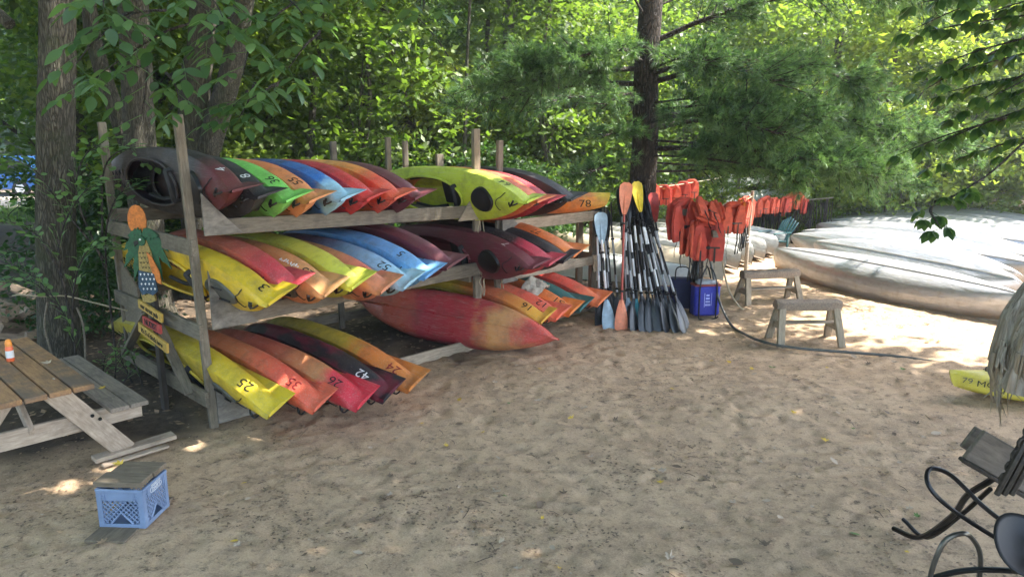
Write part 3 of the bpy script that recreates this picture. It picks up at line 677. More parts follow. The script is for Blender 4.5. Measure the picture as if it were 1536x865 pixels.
# ---------------------------------------------------------------- parrot sign on its post
M_post = plain('dark_post', (.045, .035, .028), .9); M_sy = plain('sign_yellow', (.48, .30, .06), .7, scale=30, var=.3); M_sr = plain('sign_red', (.42, .06, .05), .7, scale=30, var=.3)
M_so = plain('sign_orange', (.55, .17, .03), .6, scale=30, var=.4); M_sg = plain('sign_green', (.012, .085, .035), .55, scale=40, var=.5); M_sb = plain('sign_blue', (.025, .06, .10), .6, scale=50, var=.6); M_st = plain('sign_tan', (.30, .22, .07), .7, scale=60, var=.5)
SG = T(*rackp(-.155, .76, 0)) @ Matrix(((.719, .695, 0, 0), (-.695, .719, 0, 0), (0, 0, 1, 0), (0, 0, 0, 1)))   # X to the viewer's right, -Y to the viewer
sg = thing('painted_sign', 'painted palm and parrot sign with three lettered boards on a dark post', 'sign', SG)
MB().box((-.045, .0, -.03), (.045, .045, 1.32), c=.006).build('post', M_post, sg)
FR = RX(math.pi/2)     # local XY plane upright, facing -Y
def cut(nm, poly, mat, y0, y1, parent=sg, M=None): return MB().prism(poly, y0, y1, (M or Matrix()) @ RZ(.75) @ S(1.0, 1, 1) @ FR).build(nm, mat, parent, smooth=False)
cut('sun_disc', [(-.06+.085*math.cos(t*math.pi/8), 1.78+.14*math.sin(t*math.pi/8)) for t in range(16)], M_so, -.012, .0)
for k, (a_, l_) in enumerate([(-2.75, .22), (-2.35, .30), (-1.95, .34), (-1.15, .34), (-.75, .32), (-.35, .24), (2.9, .14), (.25, .16)]):
    c_ = Vector((0, 1.66)); d_ = Vector((math.cos(a_), math.sin(a_))); s_ = Vector((-d_.y, d_.x)); dr = -.10*l_/.3
    top = [c_+d_*l_*t+s_*.055*math.sin(math.pi*(t**.7))+Vector((0, dr*t*t)) for t in (0, .2, .4, .6, .8, 1)]
    bot = []
    for t in (.85, .75, .65, .55, .45, .35, .25, .15): bot.append(c_+d_*l_*t-s_*(.06 if (round(t*100)//10) % 2 else .035)*math.sin(math.pi*(t**.7))+Vector((0, dr*t*t)))
    cut('palm_leaf', [tuple(q) for q in top+bot], M_sg, .012+.004*k, .024+.004*k)
cut('parrot_body', [(-.05, 1.50), (-.02, 1.60), (.03, 1.61), (.06, 1.52), (.085, 1.38), (.075, 1.26), (.03, 1.22), (-.03, 1.22), (-.06, 1.34)], M_st, .02, .05)
cut('parrot_wing', [(.03, 1.50), (.07, 1.46), (.13, 1.32), (.14, 1.20), (.10, 1.22), (.06, 1.33)], M_so, .05, .062)
cut('parrot_skirt', [(-.06, 1.33), (.08, 1.30), (.10, 1.14), (.05, 1.10), (.0, 1.12), (-.05, 1.10), (-.075, 1.18)], M_sb, .05, .064)
cut('parrot_feet', [(-.06, 1.12), (-.02, 1.10), (.02, 1.12), (.06, 1.10), (.07, 1.05), (.02, 1.03), (-.05, 1.04)], M_st, .03, .06)
cut('parrot_head', [(.035*math.cos(t*.524)-.005, 1.60+.045*math.sin(t*.524)) for t in range(12)], M_sg, .052, .066)
cut('parrot_beak', [(-.035, 1.61), (-.075, 1.595), (-.07, 1.55), (-.05, 1.57), (-.03, 1.58)], M_num_b, .054, .068)
cut('parrot_eye', [(-.012+.010*math.cos(t*.785), 1.615+.010*math.sin(t*.785)) for t in range(8)], M_num_w, .066, .07)
fe = MB()
for r_ in range(5):
    for q in range(4):
        x_ = -.045+.03*q+.012*(r_ % 2); z_ = 1.50-.045*r_; fe.prism([(x_, z_), (x_+.010, z_-.018), (x_+.022, z_), (x_+.016, z_-.003), (x_+.010, z_-.010), (x_+.005, z_-.003)], .051, .054, RZ(.75) @ S(1.0, 1, 1) @ FR)
fe.build('feather_marks', M_num_b, sg, smooth=False, kind='stuff')
fe = MB()
for r_ in range(4):
    for q in range(4):
        x_ = -.05+.035*q+.014*(r_ % 2); z_ = 1.30-.045*r_; fe.prism([(x_, z_), (x_+.008, z_-.016), (x_+.016, z_), (x_+.008, z_+.008)], .0645, .067, RZ(.75) @ S(1.0, 1, 1) @ FR)
fe.build('feather_spots', M_num_w, sg, smooth=False, kind='stuff')
def plank_sign(x0, x1, z, h, tilt, mat, txt, size):
    M = T(0, -.03, z) @ RY(tilt); b = MB().box((x0, -.012, -h/2), (x1, .012, h/2), c=.003).build('sign_board', mat, sg, M)
    me = text_mesh(txt, size, .0015); link('lettering', me, M_num_b, b, T((x0+x1)/2, -.0145, 0) @ FR)
plank_sign(-.24, .30, .955, .085, .10, M_sy, 'our street pub', .07); plank_sign(-.17, .24, .82, .085, .04, M_sr, 'NUDIST', .085); plank_sign(-.31, .36, .70, .095, .12, M_sy, "It's 5 o'clock here", .07)

# ---------------------------------------------------------------- picnic table
PT = T(-3.07, 5.12, 0) @ Matrix(((-.719, -.695, 0, 0), (.695, -.719, 0, 0), (0, 0, 1, 0), (0, 0, 0, 1)))  # X along the planks away, Y to the left across them
pt = thing('picnic_table', 'worn picnic table with a stained orange-brown top and grey bench', 'picnic table', PT)
for i in range(5):
    y = .0725+i*.152; board('tabletop_plank', (-.0+J.uniform(-.006, .006), y, .73), (1.83, y, .73), .140, .040, M_table, pt)
for yb in (-.36, -.215): board('bench_plank', (.22, yb, .43), (2.0, yb, .43), .138, .038, M_bench, pt)
for yb in (.95, 1.10): board('bench_plank', (.22, yb, .43), (2.0, yb, .43), .138, .038, M_bench, pt)
for x in (.34, 1.55):
    board('leg', (x, .24, .71), (x, -.26, .03), .04, .16, M_legw, pt, up=(0, .8, .6)); board('leg', (x, .49, .71), (x, .99, .03), .04, .16, M_legw, pt, up=(0, -.8, .6))
    board('bench_support', (x+.045, -.42, .345), (x+.045, 1.15, .345), .04, .14, M_legw, pt)
    board('top_cleat', (x-.05, .02, .685), (x-.05, .71, .685), .04, .08, M_legw, pt)
board('centre_brace', (.36, .36, .36), (.95, .36, .68), .09, .04, M_legw, pt, up=(0, 1, 0))
bolt = MB(); 
for q in ((-.02, .40), (-.07, .36)): bolt.lathe([(.014, 0), (.014, .01), (.008, .016)], 8, T(.318, q[0]-.02, q[1]) @ RY(-math.pi/2))
bolt.build('bolt_head', M_blackmetal, pt)
o = board('plank', (-3.30, 5.36, .035), (-2.86, 5.80, .055), .12, .038, M_legw, None, up=(0, 0, 1)); tag(o, 'short grey board on the sand under the picnic table leg', 'board')
o = board('plank', (-3.20, 5.30, .012), (-2.85, 5.66, .02), .06, .02, M_legw, None, up=(0, 0, 1)); tag(o, 'thin wood strip half buried in front of the board by the table leg', 'board')
bt = thing('spray_bottle', 'small orange bottle with a rounded cap standing on the picnic table', 'bottle', (-4.05, 5.66, .752))
MB().lathe([(.026, 0), (.029, .006), (.029, .11), (.024, .125)], 16).build('bottle_body', plain('bottle_orange', (.85, .16, .06), .35), bt); MB().lathe([(.025, .125), (.026, .15), (.018, .175), (.008, .182)], 16).build('cap', plain('cap_orange', (.9, .3, .05), .4), bt)
MB().lathe([(.0295, .03), (.0295, .09)], 16).build('paper_label', M_white, bt)
bt = thing('drink_can', 'blue and white can at the left edge of the picnic table', 'can', (-4.17, 5.62, .752))
MB().lathe([(.03, 0), (.036, .008), (.036, .19), (.030, .205), (.012, .21)], 18).build('can_body', plain('can_blue', (.02, .05, .30), .3), bt); MB().lathe([(.0368, .05), (.0368, .16)], 18).build('paper_label', plain('can_label', (.55, .65, .8), .4, var=.5, scale=50), bt)

# ---------------------------------------------------------------- milk crate with its boards
M_crate = plain('crate_blue', (.17, .235, .37), .5, var=.18, scale=5, bmp=.1)
mc = thing('milk_crate', 'pale blue plastic milk crate with a diamond lattice and a wooden lid', 'crate', T(-2.545, 4.52, .02) @ RZ(R(-3)))
W_, D_, Hc = .31, .30, .27
def crate_side(Lw):
    mb = MB(); mb.box((-Lw/2, 0, .19), (Lw/2, .006, Hc-.012), c=.001); mb.box((-Lw/2, -.008, Hc-.02), (Lw/2, .01, Hc), c=.003); mb.box((-Lw/2, -.003, .0), (Lw/2, .008, .028), c=.002)
    for s in (-1, 1):
        mb.box((s*Lw/2-(.035 if s > 0 else 0), -.004, 0), (s*Lw/2+(.035 if s < 0 else 0), .008, Hc), c=.002)
        mb.box((s*(Lw/2-.055)-.003, -.006, .19), (s*(Lw/2-.055)+.003, .0, Hc), c=.001)
    mb.box((-Lw/2, -.006, .215), (-Lw/2+.055, 0, .222), c=.001).box((Lw/2-.055, -.006, .215), (Lw/2, 0, .222), c=.001)
    x0, x1, z0, z1 = -Lw/2+.03, Lw/2-.03, .028, .19
    def inside(x, z): return x0 <= x <= x1 and z0 <= z <= z1 and not (z < .105-abs(x)*1.05+.0)
    for sgn in (-1, 1):
        for k in range(-14, 15):
            c0 = k*.034; run = None; st = .004
            for i in range(90):
                x = -.2+i*.4/89; z = .11+sgn*x+c0
                if inside(x, z):
                    if run is None: run = (x, z)
                    last = (x, z)
                elif run is not None:
                    if abs(last[0]-run[0]) > .004: mb.tube([(run[0], .002, run[1]), (last[0], .002, last[1])], .0042, 4, cap=False)
                    run = None
    mb.tube([(-.072, 0, .03), (0, 0, .108), (.072, 0, .03)], .006, 5)
    return mb.mesh('crate_wall', True, 30)
cs = crate_side(W_); cs2 = crate_side(D_)
f1 = link('front_wall', cs, M_crate, mc, T(0, -D_/2, 0)); link('back_wall', cs, M_crate, mc, T(0, D_/2, 0) @ RZ(math.pi)); rw = link('side_wall', cs2, M_crate, mc, T(W_/2, 0, 0) @ RZ(math.pi/2)); link('side_wall', cs2, M_crate, mc, T(-W_/2, 0, 0) @ RZ(-math.pi/2))
MB().box((-W_/2, -D_/2, .0), (W_/2, D_/2, .008)).build('crate_floor', M_crate, mc)
me = text_mesh('DAIRY', .035, .0008); link('lettering', me, M_num_w, rw, T(0, -.0095, .225) @ FR)
me = text_mesh('PROPERTY OF', .018, .0008); link('lettering', me, M_num_w, rw, T(0, -.0095, .253) @ FR)
ov = [(.07*math.copysign(abs(math.cos(t*math.pi/16))**.6, math.cos(t*math.pi/16)), -.0085, .225+.019*math.copysign(abs(math.sin(t*math.pi/16))**.8, math.sin(t*math.pi/16))) for t in range(33)]
MB().tube(ov, .0016, 4, cap=False).build('oval_border', M_num_w, rw)
lid = thing('crate_lid', 'two weathered boards laid as a lid on the blue milk crate', 'boards', T(-2.56, 4.545, .293) @ RZ(R(-3)))
board('lid_board', (-.165, -.08, .019), (.155, -.08, .019), .155, .036, M_crateboard, lid); board('lid_board', (-.14, .083, .019), (.165, .083, .019), .16, .036, M_crateboard, lid)
o = board('base_board', (-2.585, 4.20, .015), (-2.545, 4.80, .012), .27, .022, M_crateboard, None); tag(o, 'grey board on the ground poking out from under the milk crate', 'board')

# ---------------------------------------------------------------- paddles
def blade_mesh(L=.46, W=.17):
    nu, nv = 12, 7; V = []; F = []
    for i in range(nu+1):
        t = i/nu; w_ = W/2*(math.sin(math.pi*min(1, t*.56+.06)))**.8*(1-max(0, (t-.88)/.12)**2*.55)
        for j in range(nv):
            q = j/(nv-1)*2-1; V.append((q*w_+.012*t, .012*(q*q)+.02*t*t, -t*L))
    for i in range(nu):
        for j in range(nv-1): a = i*nv+j; F.append((a, a+1, a+nv+1, a+nv))
    n0 = len(V); V += [(x, y-.005, z) for x, y, z in V]; F += [tuple(q+n0 for q in f[::-1]) for f in F]
    bd = [i*nv for i in range(nu+1)] + [nu*nv+j for j in range(1, nv)] + [i*nv+nv-1 for i in range(nu-1, -1, -1)] + [j for j in range(nv-2, 0, -1)]
    for a, b in zip(bd, bd[1:]+bd[:1]): F.append((a, b, b+n0, a+n0))
    mb = MB().add(V, F); mb.tube([(0, 0, .03), (0, .004, -L*.35), (0.005, .01, -L*.7)], [.014, .009, .002], 6); return mb.mesh('paddle_blade', True, 50)
BL = blade_mesh(.42, .165); BLB = blade_mesh(.42, .18)
M_bblk = plain('blade_black', (.03, .034, .04), .35, var=.2); M_bblu = plain('blade_pale_blue', (.33, .47, .58), .5); M_bor = plain('blade_orange', (.70, .23, .12), .5); M_byel = plain('blade_yellow', (.72, .55, .03), .5)
M_bred = plain('blade_red', (.45, .05, .04), .5); M_btea = plain('blade_teal', (.02, .22, .28), .5); M_shblk = plain('shaft_black', (.015, .015, .016), .3); M_shred = plain('shaft_red', (.42, .07, .05), .45); M_shgry = plain('shaft_aluminium', (.55, .58, .62), .35, .3)
SH = {}; M_shband = plain('shaft_band_grey', (.36, .38, .41), .35, .2)
def shaft(L):
    L = round(L, 2)
    if L not in SH: SH[L] = MB().tube([(0, 0, .0), (0, 0, L)], .0145, 10).mesh('paddle_shaft')
    return SH[L]
BAND = MB().tube([(0, 0, 0), (0, 0, .24)], .0158, 10).mesh('paddle_band'); DRIP = MB().lathe([(.015, 0), (.034, .012), (.034, .016), (.015, .03)], 10).mesh('drip_ring')
def paddle(label, foot, head, bm_, sm_, spin=0., L=None, blade=None, bands=(.30, .62), tm=None, twist=0., bandm=None, group='paddles leaning against the end of the right rack'):
    foot, head = Vector(foot), Vector(head); z = (head-foot).normalized(); L = L or (head-foot).length; x = Vector((1, 0, 0)); y = z.cross(x).normalized(); x = y.cross(z)
    M = Matrix((x, y, z)).transposed().to_4x4(); M.translation = foot; p_ = thing('paddle', label, 'paddle', M @ RZ(spin), group)
    b = .42; s = L-2*b; blade = blade or BL
    link('shaft', shaft(s), sm_, p_, T(0, 0, b)); link('blade', blade, bm_, p_, T(0, 0, b)); link('blade', blade, tm or bm_, p_, T(0, 0, L-b) @ RZ(twist) @ RX(math.pi))
    for q in bands: link('grip_band', BAND, bandm or M_white, p_, T(0, 0, b+s*q))
    link('drip_ring', DRIP, M_shblk, p_, T(0, 0, b+.10)); link('drip_ring', DRIP, M_shblk, p_, T(0, 0, L-b-.13)); return p_
paddle('paddle with pale blue blades, leftmost, hanging by the rack end', (1.28, 9.30, .0), (1.16, 9.72, 1.52), M_bblu, M_shblk, .15, bands=(.2, .75), blade=BLB)
paddle('orange-red paddle with a thin red shaft standing upright', (1.43, 9.28, .0), (1.48, 9.66, 1.92), M_bor, M_shred, .2, bands=(), blade=BLB)
paddle('paddle with one yellow and grey blade on top, among the black ones', (2.02, 9.45, .0), (1.67, 10.05, 1.90), M_bblk, M_shblk, .3, tm=M_byel)
paddle('paddle with a dull red upper blade leaning behind the stack', (2.20, 9.85, .0), (1.98, 10.45, 1.72), M_bblk, M_shblk, .3, tm=M_bred)
paddle('paddle with a teal blade half hidden in the stack', (1.70, 9.36, .0), (1.55, 10.0, 1.74), M_btea, M_shblk, .8, tm=M_bblk)
paddle('grey-blue bladed paddle just right of the orange-red one', (1.57, 9.42, .0), (1.52, 10.0, 1.78), M_bblu, M_shblk, .5, tm=M_bblk)
JP = random.Random(5)
for i in range(30):
    t = i/29; row = i % 3
    fx = 1.33+1.0*t+JP.uniform(-.03, .03); fy = 9.26+.16*row-.12*abs(t-.6)+JP.uniform(-.02, .02); hx = 1.30+.72*t**.9+JP.uniform(-.04, .04) - .30*max(0, t-.35); hz = 1.90-.16*abs(t-.45)-.10*row+JP.uniform(-.08, .05)
    if t < .22: fx = 1.18+1.3*t; hx = 1.16+.9*t; hz -= .2; fy += .25
    col_b = M_bblk; 
    sp = JP.uniform(-.5, .9)
    paddle(f'{ORD[i]} from the left of the black bladed paddles leaning in the close stack', (fx, fy, 0), (hx, 10.15+.08*row, hz), col_b, M_shblk if JP.random() < .8 else M_shgry, sp, bands=[(.12+JP.uniform(-.06, .06), .60+JP.uniform(-.08, .08)), (.38+JP.uniform(-.06, .06),), (.70+JP.uniform(-.08, .08),)][i % 3], bandm=M_shband if JP.random() < .7 else M_white, twist=JP.uniform(0, 1.2))

# ---------------------------------------------------------------- life vests on their post and lines
def vest_meshes():
    def pad(poly, th, M):
        poly = [(x*1.25, z) for x, z in poly]; bm = bmesh.new(); n = len(poly); a = [bm.verts.new((x, -th/2, z)) for x, z in poly]; bm.faces.new(a); r_ = bmesh.ops.extrude_face_region(bm, geom=bm.faces[:]); bmesh.ops.translate(bm, vec=(0, th, 0), verts=[v for v in r_['geom'] if isinstance(v, bmesh.types.BMVert)])
        bmesh.ops.recalc_face_normals(bm, faces=bm.faces); bmesh.ops.bevel(bm, geom=[e for e in bm.edges], offset=th*.3, segments=2, affect='EDGES', clamp_overlap=True); bm.verts.ensure_lookup_table()
        mb = MB().add([v.co[:] for v in bm.verts], [[v.index for v in f.verts] for f in bm.faces], M); bm.free(); return mb.mesh('vest_panel')
    back = pad([(-.17, 0), (.17, 0), (.185, .30), (.15, .50), (.07, .52), (.05, .44), (-.05, .44), (-.07, .52), (-.15, .50), (-.185, .30)], .045, T(0, .05, -.52))
    fr = pad([(-.165, 0), (-.015, 0), (-.012, .26), (-.05, .44), (-.07, .54), (-.15, .51), (-.18, .28)], .05, T(0, -.035, -.54) @ RX(.10))
    fl = pad([(.165, 0), (.015, 0), (.012, .26), (.05, .44), (.07, .54), (.15, .51), (.18, .28)], .05, T(0, -.035, -.54) @ RX(.08))
    col = pad([(-.10, 0), (.10, 0), (.13, .07), (.07, .12), (-.07, .12), (-.13, .07)], .05, T(0, .02, -.06) @ RX(.5))
    st = MB(); 
    for x in (-.10, .09): st.box((x-.012, -.075, -.56), (x+.012, -.068, -.12), c=.001); st.tube(smooth_path([(x, -.06, -.5), (x+.01, -.07, -.66), (x-.015, -.06, -.80), (x+.005, -.05, -.92)], 3), .010, 4, flat=.25)
    st.box((-.16, -.078, -.36), (.16, -.07, -.335), c=.001)
    bk = MB().box((-.022, -.088, -.37), (.022, -.07, -.325), c=.004)
    return back, fr, fl, col, st.mesh('vest_strap'), bk.mesh('vest_buckle')
VM = vest_meshes()
def vest(label, M, mat, sc_=1.0, group=None, buckle=True):
    v = thing('life_vest', label, 'life vest', M @ S(sc_, sc_, sc_), group)
    link('back_panel', VM[0], mat, v); link('front_panel', VM[1], mat, v); link('front_panel', VM[2], mat, v); link('collar', VM[3], mat, v); link('strap', VM[4], M_shblk, v)
    if buckle: link('buckle', VM[5], M_shblk, v)
    return v
gv = 'life vests crowded on the near post'
vest('large orange-red life vest facing the viewer at the front of the near post', T(2.70, 9.98, 1.36) @ RZ(-.2), M_vest2, .98, gv)
vest('dark red life vest tilted at the left of the near post', T(2.33, 10.12, 1.63) @ RZ(.45) @ RY(-.12), M_vest2, 1.0, gv)
vest('red life vest squeezed in behind and left of the front vest', T(2.48, 10.2, 1.38) @ RZ(1.1) @ RY(.06), M_vest, .95, gv)
vest('orange vest seen edge on just left of the front vest', T(2.55, 10.1, 1.35) @ RZ(1.35), M_vest, .92, gv)
vest('orange life vest on the far side of the near post', T(2.72, 10.45, 1.42) @ RZ(.3), M_vest, .95, gv)
vest('red life vest folded over the top of the near post', T(2.66, 10.22, 1.60) @ RX(-1.1) @ RZ(.4), M_vest, .8, gv)
vest('crumpled orange life vest lying on the near post top, collar to the right', T(2.80, 10.30, 1.56) @ RX(-.9) @ RZ(-.9), M_vest, .7, gv)
vest('orange life vest hanging behind the dark red one at left', T(2.47, 10.50, 1.62) @ RZ(.4) @ RY(.1), M_vest, .9, gv)
pst = thing('vest_post', 'dark stub of a tree trunk used as a post for life vests', 'post', (2.66, 10.25, 0))
trk = trunk_mesh('vest_post_trunk', [(0, 0, -.05), (-.02, 0, .5), (.0, .02, 1.0), (.02, 0, 1.45)], .085, .06, [([(0, 0, .35), (.12, -.04, .48), (.2, -.05, .40), (.22, -.06, .25)], .035, .02), ([(0, 0, .25), (.10, -.1, .36), (.16, -.12, .3)], .04, .03)], mat=M_barkdark)
link('trunk', trk, M_barkdark, pst); board('crossbar', (-.42, -.06, 1.48), (.12, -.05, 1.46), .045, .09, M_wood, pst, c=.004)
MB().box((.07, -.38, 1.16), (.24, -.30, 1.26), c=.006).build('arm', M_wood, pst)
gm = 'life vests on the line behind the near post'
lbl = ['wide orange life vest first on the rope line, sunlit with its neck open', 'orange life vest second on the rope line', 'pale amber life vest in the middle of the rope line', 'orange life vest squeezed next to the amber one', 'orange-red vest seen edge on along the rope line', 'orange vest nearest the pale pole on the rope line', 'last orange life vest on the rope line, hung on the pole itself']
for i in range(7):
    x = 3.62+.55*(i/6)**.85; y = 12.0+1.05*i/6; vest(lbl[i], T(x, y, 1.42-.02*(i % 2)) @ RZ([.15, 1.0, 1.2, 1.25, 1.2, 1.1, .7][i]) @ RY([.0, .05, -.06, .04, 0, .06, .05][i]), [M_vest, M_vest, M_vest3, M_vest, M_vest, M_vest, M_vest][i], .9, gm)
gf = 'life vests on the far line by the canoes'
JV = random.Random(3)
for i in range(16):
    vest('orange life vest in the far row hung over dark straps, seen below the pine bough', T(5.65+1.2*i/15+JV.uniform(-.03, .03), 16.8+.3*i/15+JV.uniform(-.2, .2), 1.0+.10*(i/15)+JV.uniform(-.08, .12)) @ RZ(JV.uniform(-.6, 1.4)), M_vest if JV.random() < .8 else M_vest2, .62, gf, False)
for i in range(5):
    vest('red life vest hanging left behind the pine trunk', T(2.72+.30*i+JV.uniform(-.05, .05), 14.5+.35*i, 1.52+JV.uniform(-.04, .04)) @ RZ(JV.uniform(-.6, 1.4)), M_vest2 if i % 2 else M_vest, .7, 'red life vests behind the pine', False)
vl = thing('vest_rope', 'sagging rope behind the pine that red vests hang from', 'rope', (2.5, 14.3, 1.5)); MB().tube(smooth_path([(-.3, -.1, .0), (.6, .6, .0), (1.5, 1.7, .02), (2.2, 2.5, .05)], 4), .01, 5).build('rope', M_rope, vl)
fl_ = thing('vest_line', 'far life vest line with dark posts and hanging straps', 'clothesline', (6.4, 16.9, 0))
for i in range(6): MB().tube([(-.95+.38*i, .05*i, 0), (-.93+.38*i, .05*i, 1.05)], .035, 7).build('post', M_barkdark, fl_)
MB().tube([(-1.0, 0, 1.02), (0, .1, 1.0), (1.1, .25, 1.08)], .015, 5).build('rail', M_wood, fl_)
sb = MB(); 
for i in range(34):
    x = -.9+1.9*i/33+JV.uniform(-.02, .02); sb.tube([(x, .05, 1.0), (x+JV.uniform(-.03, .03), .02, .6), (x+JV.uniform(-.04, .04), .0, .22+JV.uniform(0, .3))], .012, 4)
sb.build('hanging_straps', M_dark, fl_, kind='stuff')
# pale pole with rope
pp = thing('pole', 'thin pale wooden pole with rope tied round it, holding the vest line', 'pole', (4.24, 13.05, 0))
MB().tube([(0, 0, -.05), (-.0, 0, .8), (.03, 0, 1.55)], [.036, .032, .028], 10).build('pole_shaft', M_wood2, pp)
MB().tube(smooth_path([(.045*math.cos(t*1.3), .045*math.sin(t*1.3), .60+.012*t) for t in range(14)], 2), .013, 5).build('rope_lashing', M_white, pp)
MB().tube(smooth_path([(.03, -.01, 1.46), (-.35, -.45, 1.36), (-.70, -1.0, 1.44), (-1.25, -2.3, 1.44), (-1.5, -2.75, 1.47)], 5), .010, 5).build('rope', M_rope, pp)
o = MB().tube(smooth_path([(2.90, 10.18, 1.40), (2.94, 10.2, 1.1), (2.98, 10.2, .75), (3.10, 10.25, .38), (3.28, 10.35, .12), (3.45, 10.42, .01), (3.8, 10.5, .01), (4.6, 10.6, .01)], 6), .014, 6).build('rope', M_rope)
tag(o, 'pale rope drooping from the near vest post to the sand by the sawhorse', 'rope')
M_hose = plain('hose_grey', (.075, .08, .075), .5)
o = MB().tube(smooth_path([(2.72, 10.08, 1.0), (2.78, 10.02, .72), (2.86, 9.85, .3), (2.93, 9.5, .05), (2.99, 9.1, .025), (3.12, 8.72, .025), (3.38, 8.48, .025), (3.81, 8.33, .025), (4.42, 8.14, .025), (4.86, 7.84, .025), (5.15, 7.5, .025), (5.6, 7.3, .025)], 7), .017, 8).build('garden_hose', M_hose)
tag(o, 'long dark garden hose curving from the vest post across the sand to the yellow kayak', 'hose')

# totes
M_tb = plain('tote_blue', (.02, .03, .32), .6, var=.2, scale=40, bmp=.3); M_td = plain('tote_navy', (.015, .02, .09), .6)
tt = thing('tote_bag', 'bright blue tote bag with black straps standing at the foot of the vest post', 'bag', T(2.70, 9.98, .06) @ RZ(.12))
MB().box((-.185, -.10, 0), (.185, .10, .44), c=.03).build('bag_body', M_tb, tt); MB().box((-.19, -.105, .42), (.19, .105, .45), c=.008).build('rim', plain('rim_red', (.22, .04, .04), .6), tt)
b = MB()
for x in (-.12, .12):
    for y in (-.112, .112): b.tube(smooth_path([(x, y, -.03), (x*1.02, y, .2), (x, y, .44), (x*.6, y*.8, .62), (x*.2, y*.5, .68)], 4), .011, 5)
b.tube(smooth_path([(-.12, -.11, -.03), (0, -.12, -.06), (.12, -.11, -.03), (.15, -.13, .0)], 4), .011, 5); b.build('strap', M_dark, tt)
lg = MB(); 
for k in range(4): lg.box((-.035+.004*k, -.104, .15+.045*k), (.04-.006*k, -.1005, .175+.045*k), c=.001)
lg.box((-.05, -.104, .13), (-.042, -.1005, .33), c=.001); lg.box((.05, -.104, .15), (.056, -.1005, .33), c=.001); lg.build('logo', plain('logo_pale', (.35, .4, .75), .6), tt)
MB().box((-.14, -.08, .40), (.14, .08, .50), c=.03).build('bag_filling', plain('grey_filling', (.35, .38, .42), .8), tt)
tt = thing('tote_bag', 'dark navy tote behind and left of the bright blue bag', 'bag', T(2.46, 10.42, .06) @ RZ(-.1)); MB().box((-.15, -.10, 0), (.15, .10, .44), c=.02).build('bag_body', M_td, tt); MB().tube(smooth_path([(-.1, -.1, .42), (-.08, -.1, .6), (.08, -.1, .6), (.1, -.1, .42)], 4), .01, 5).build('strap', M_dark, tt)
o = MB().lathe([(.11, 0), (.14, .25), (.145, .26)], 20, T(2.30, 10.85, 0)).build('bucket', M_td); tag(o, 'small dark blue bucket on the sand between the paddles and the totes', 'bucket')

# ---------------------------------------------------------------- sawhorses
M_carpet = plain('old_carpet', (.24, .19, .145), 1., var=.35, scale=60, bmp=.9)
M_legs = wood('sawhorse_timber', (.40, .34, .25), (.17, .14, .10))
def sawhorse(label, x, y, rot, L, h=.5):
    s = thing('sawhorse', label, 'sawhorse', T(x, y, 0) @ RZ(rot), 'carpet topped sawhorses')
    rr = random.Random(int(x*10)); mb = MB(); nu = 22; sec = [(-.085, -.075), (-.095, -.03), (-.085, .015), (-.05, .035), (0, .042), (.05, .035), (.085, .015), (.095, -.03), (.085, -.075)]
    V = []; 
    for i in range(nu+1):
        xx = -L/2+L*i/nu; e = 1 if 0 < i < nu else .86
        for a, b in sec: V.append((xx+rr.uniform(-.004, .004), a*e+rr.uniform(-.006, .006), h+b*e+rr.uniform(-.007, .007)))
    n = len(sec); F = [(i*n+k, i*n+(k+1) % n, (i+1)*n+(k+1) % n, (i+1)*n+k) for i in range(nu) for k in range(n)]+[tuple(range(n)), tuple(nu*n+k for k in range(n))]
    mb.add(V, F).build('carpet_cover', M_carpet, s); board('top_beam', (-L/2+.02, 0, h-.045), (L/2-.02, 0, h-.045), .12, .09, M_wood2, s)
    for sx in (-1, 1):
        for sy in (-1, 1): board('leg', (sx*(L/2-.07), sy*.05, h-.02), (sx*(L/2-.02), sy*.21, -.02), .085, .05, M_legs, s, up=(0, sy, .3))
        board('side_rail', (sx*(L/2-.06), -.14, .21), (sx*(L/2-.06), .14, .21), .035, .075, M_wood2, s)
    board('shelf_board', (-L/2+.04, 0, .255), (L/2-.04, 0, .255), .11, .02, M_wood2, s)
sawhorse('nearer sawhorse with a fuzzy brown carpet top on the edge of the sunlit sand', 3.66, 8.82, .02, .80)
sawhorse('farther sawhorse with a fuzzy brown carpet top, beside the pale pole foot', 3.90, 10.86, .20, .92)

# ---------------------------------------------------------------- canoes
def canoe_mesh(L=4.7, B=.46, D=.40):
    """upside-down canoe: gunwales at z=0, keel up. returns hull, gunwale, keel strip"""
    ns = 36; n = 17; V = []; F = []; g1 = []; g2 = []; kl = []
    for i in range(ns+1):
        s = -1+2*i/ns; b = max(.008, B*(1-abs(s)**2.3)**.85); rise = .05*abs(s)**5   # bow upsweep goes down when inverted
        zk = D*(1-.10*abs(s)**3); ex = (L/2)
        for k in range(n):
            t = math.pi*k/(n-1); c_ = math.cos(t); sn = math.sin(t); y = b*math.copysign(abs(c_)**.62, c_); z = -rise+(zk+rise)*abs(sn)**.78
            dx = -math.copysign(1, s)*.16*abs(s)**14*(1-(1-abs(sn))**1)*1.0*max(0, sn)**3
            V.append((s*ex+dx, y, z))
        g1.append((s*ex, b+.004, -rise)); g2.append((s*ex, -b-.004, -rise)); kl.append((s*ex*.97-math.copysign(.12*abs(s)**14, s), 0, zk+.004))
    for i in range(ns):
        for k in range(n-1): F.append((i*n+k, i*n+k+1, (i+1)*n+k+1, (i+1)*n+k))
    hull = MB().add(V, F).mesh('canoe_hull', True, 60)
    return hull, MB().tube(g1, .014, 6).tube(g2, .014, 6).mesh('gunwale'), MB().tube(kl, .010, 6).mesh('keel_strip')
CN = canoe_mesh()
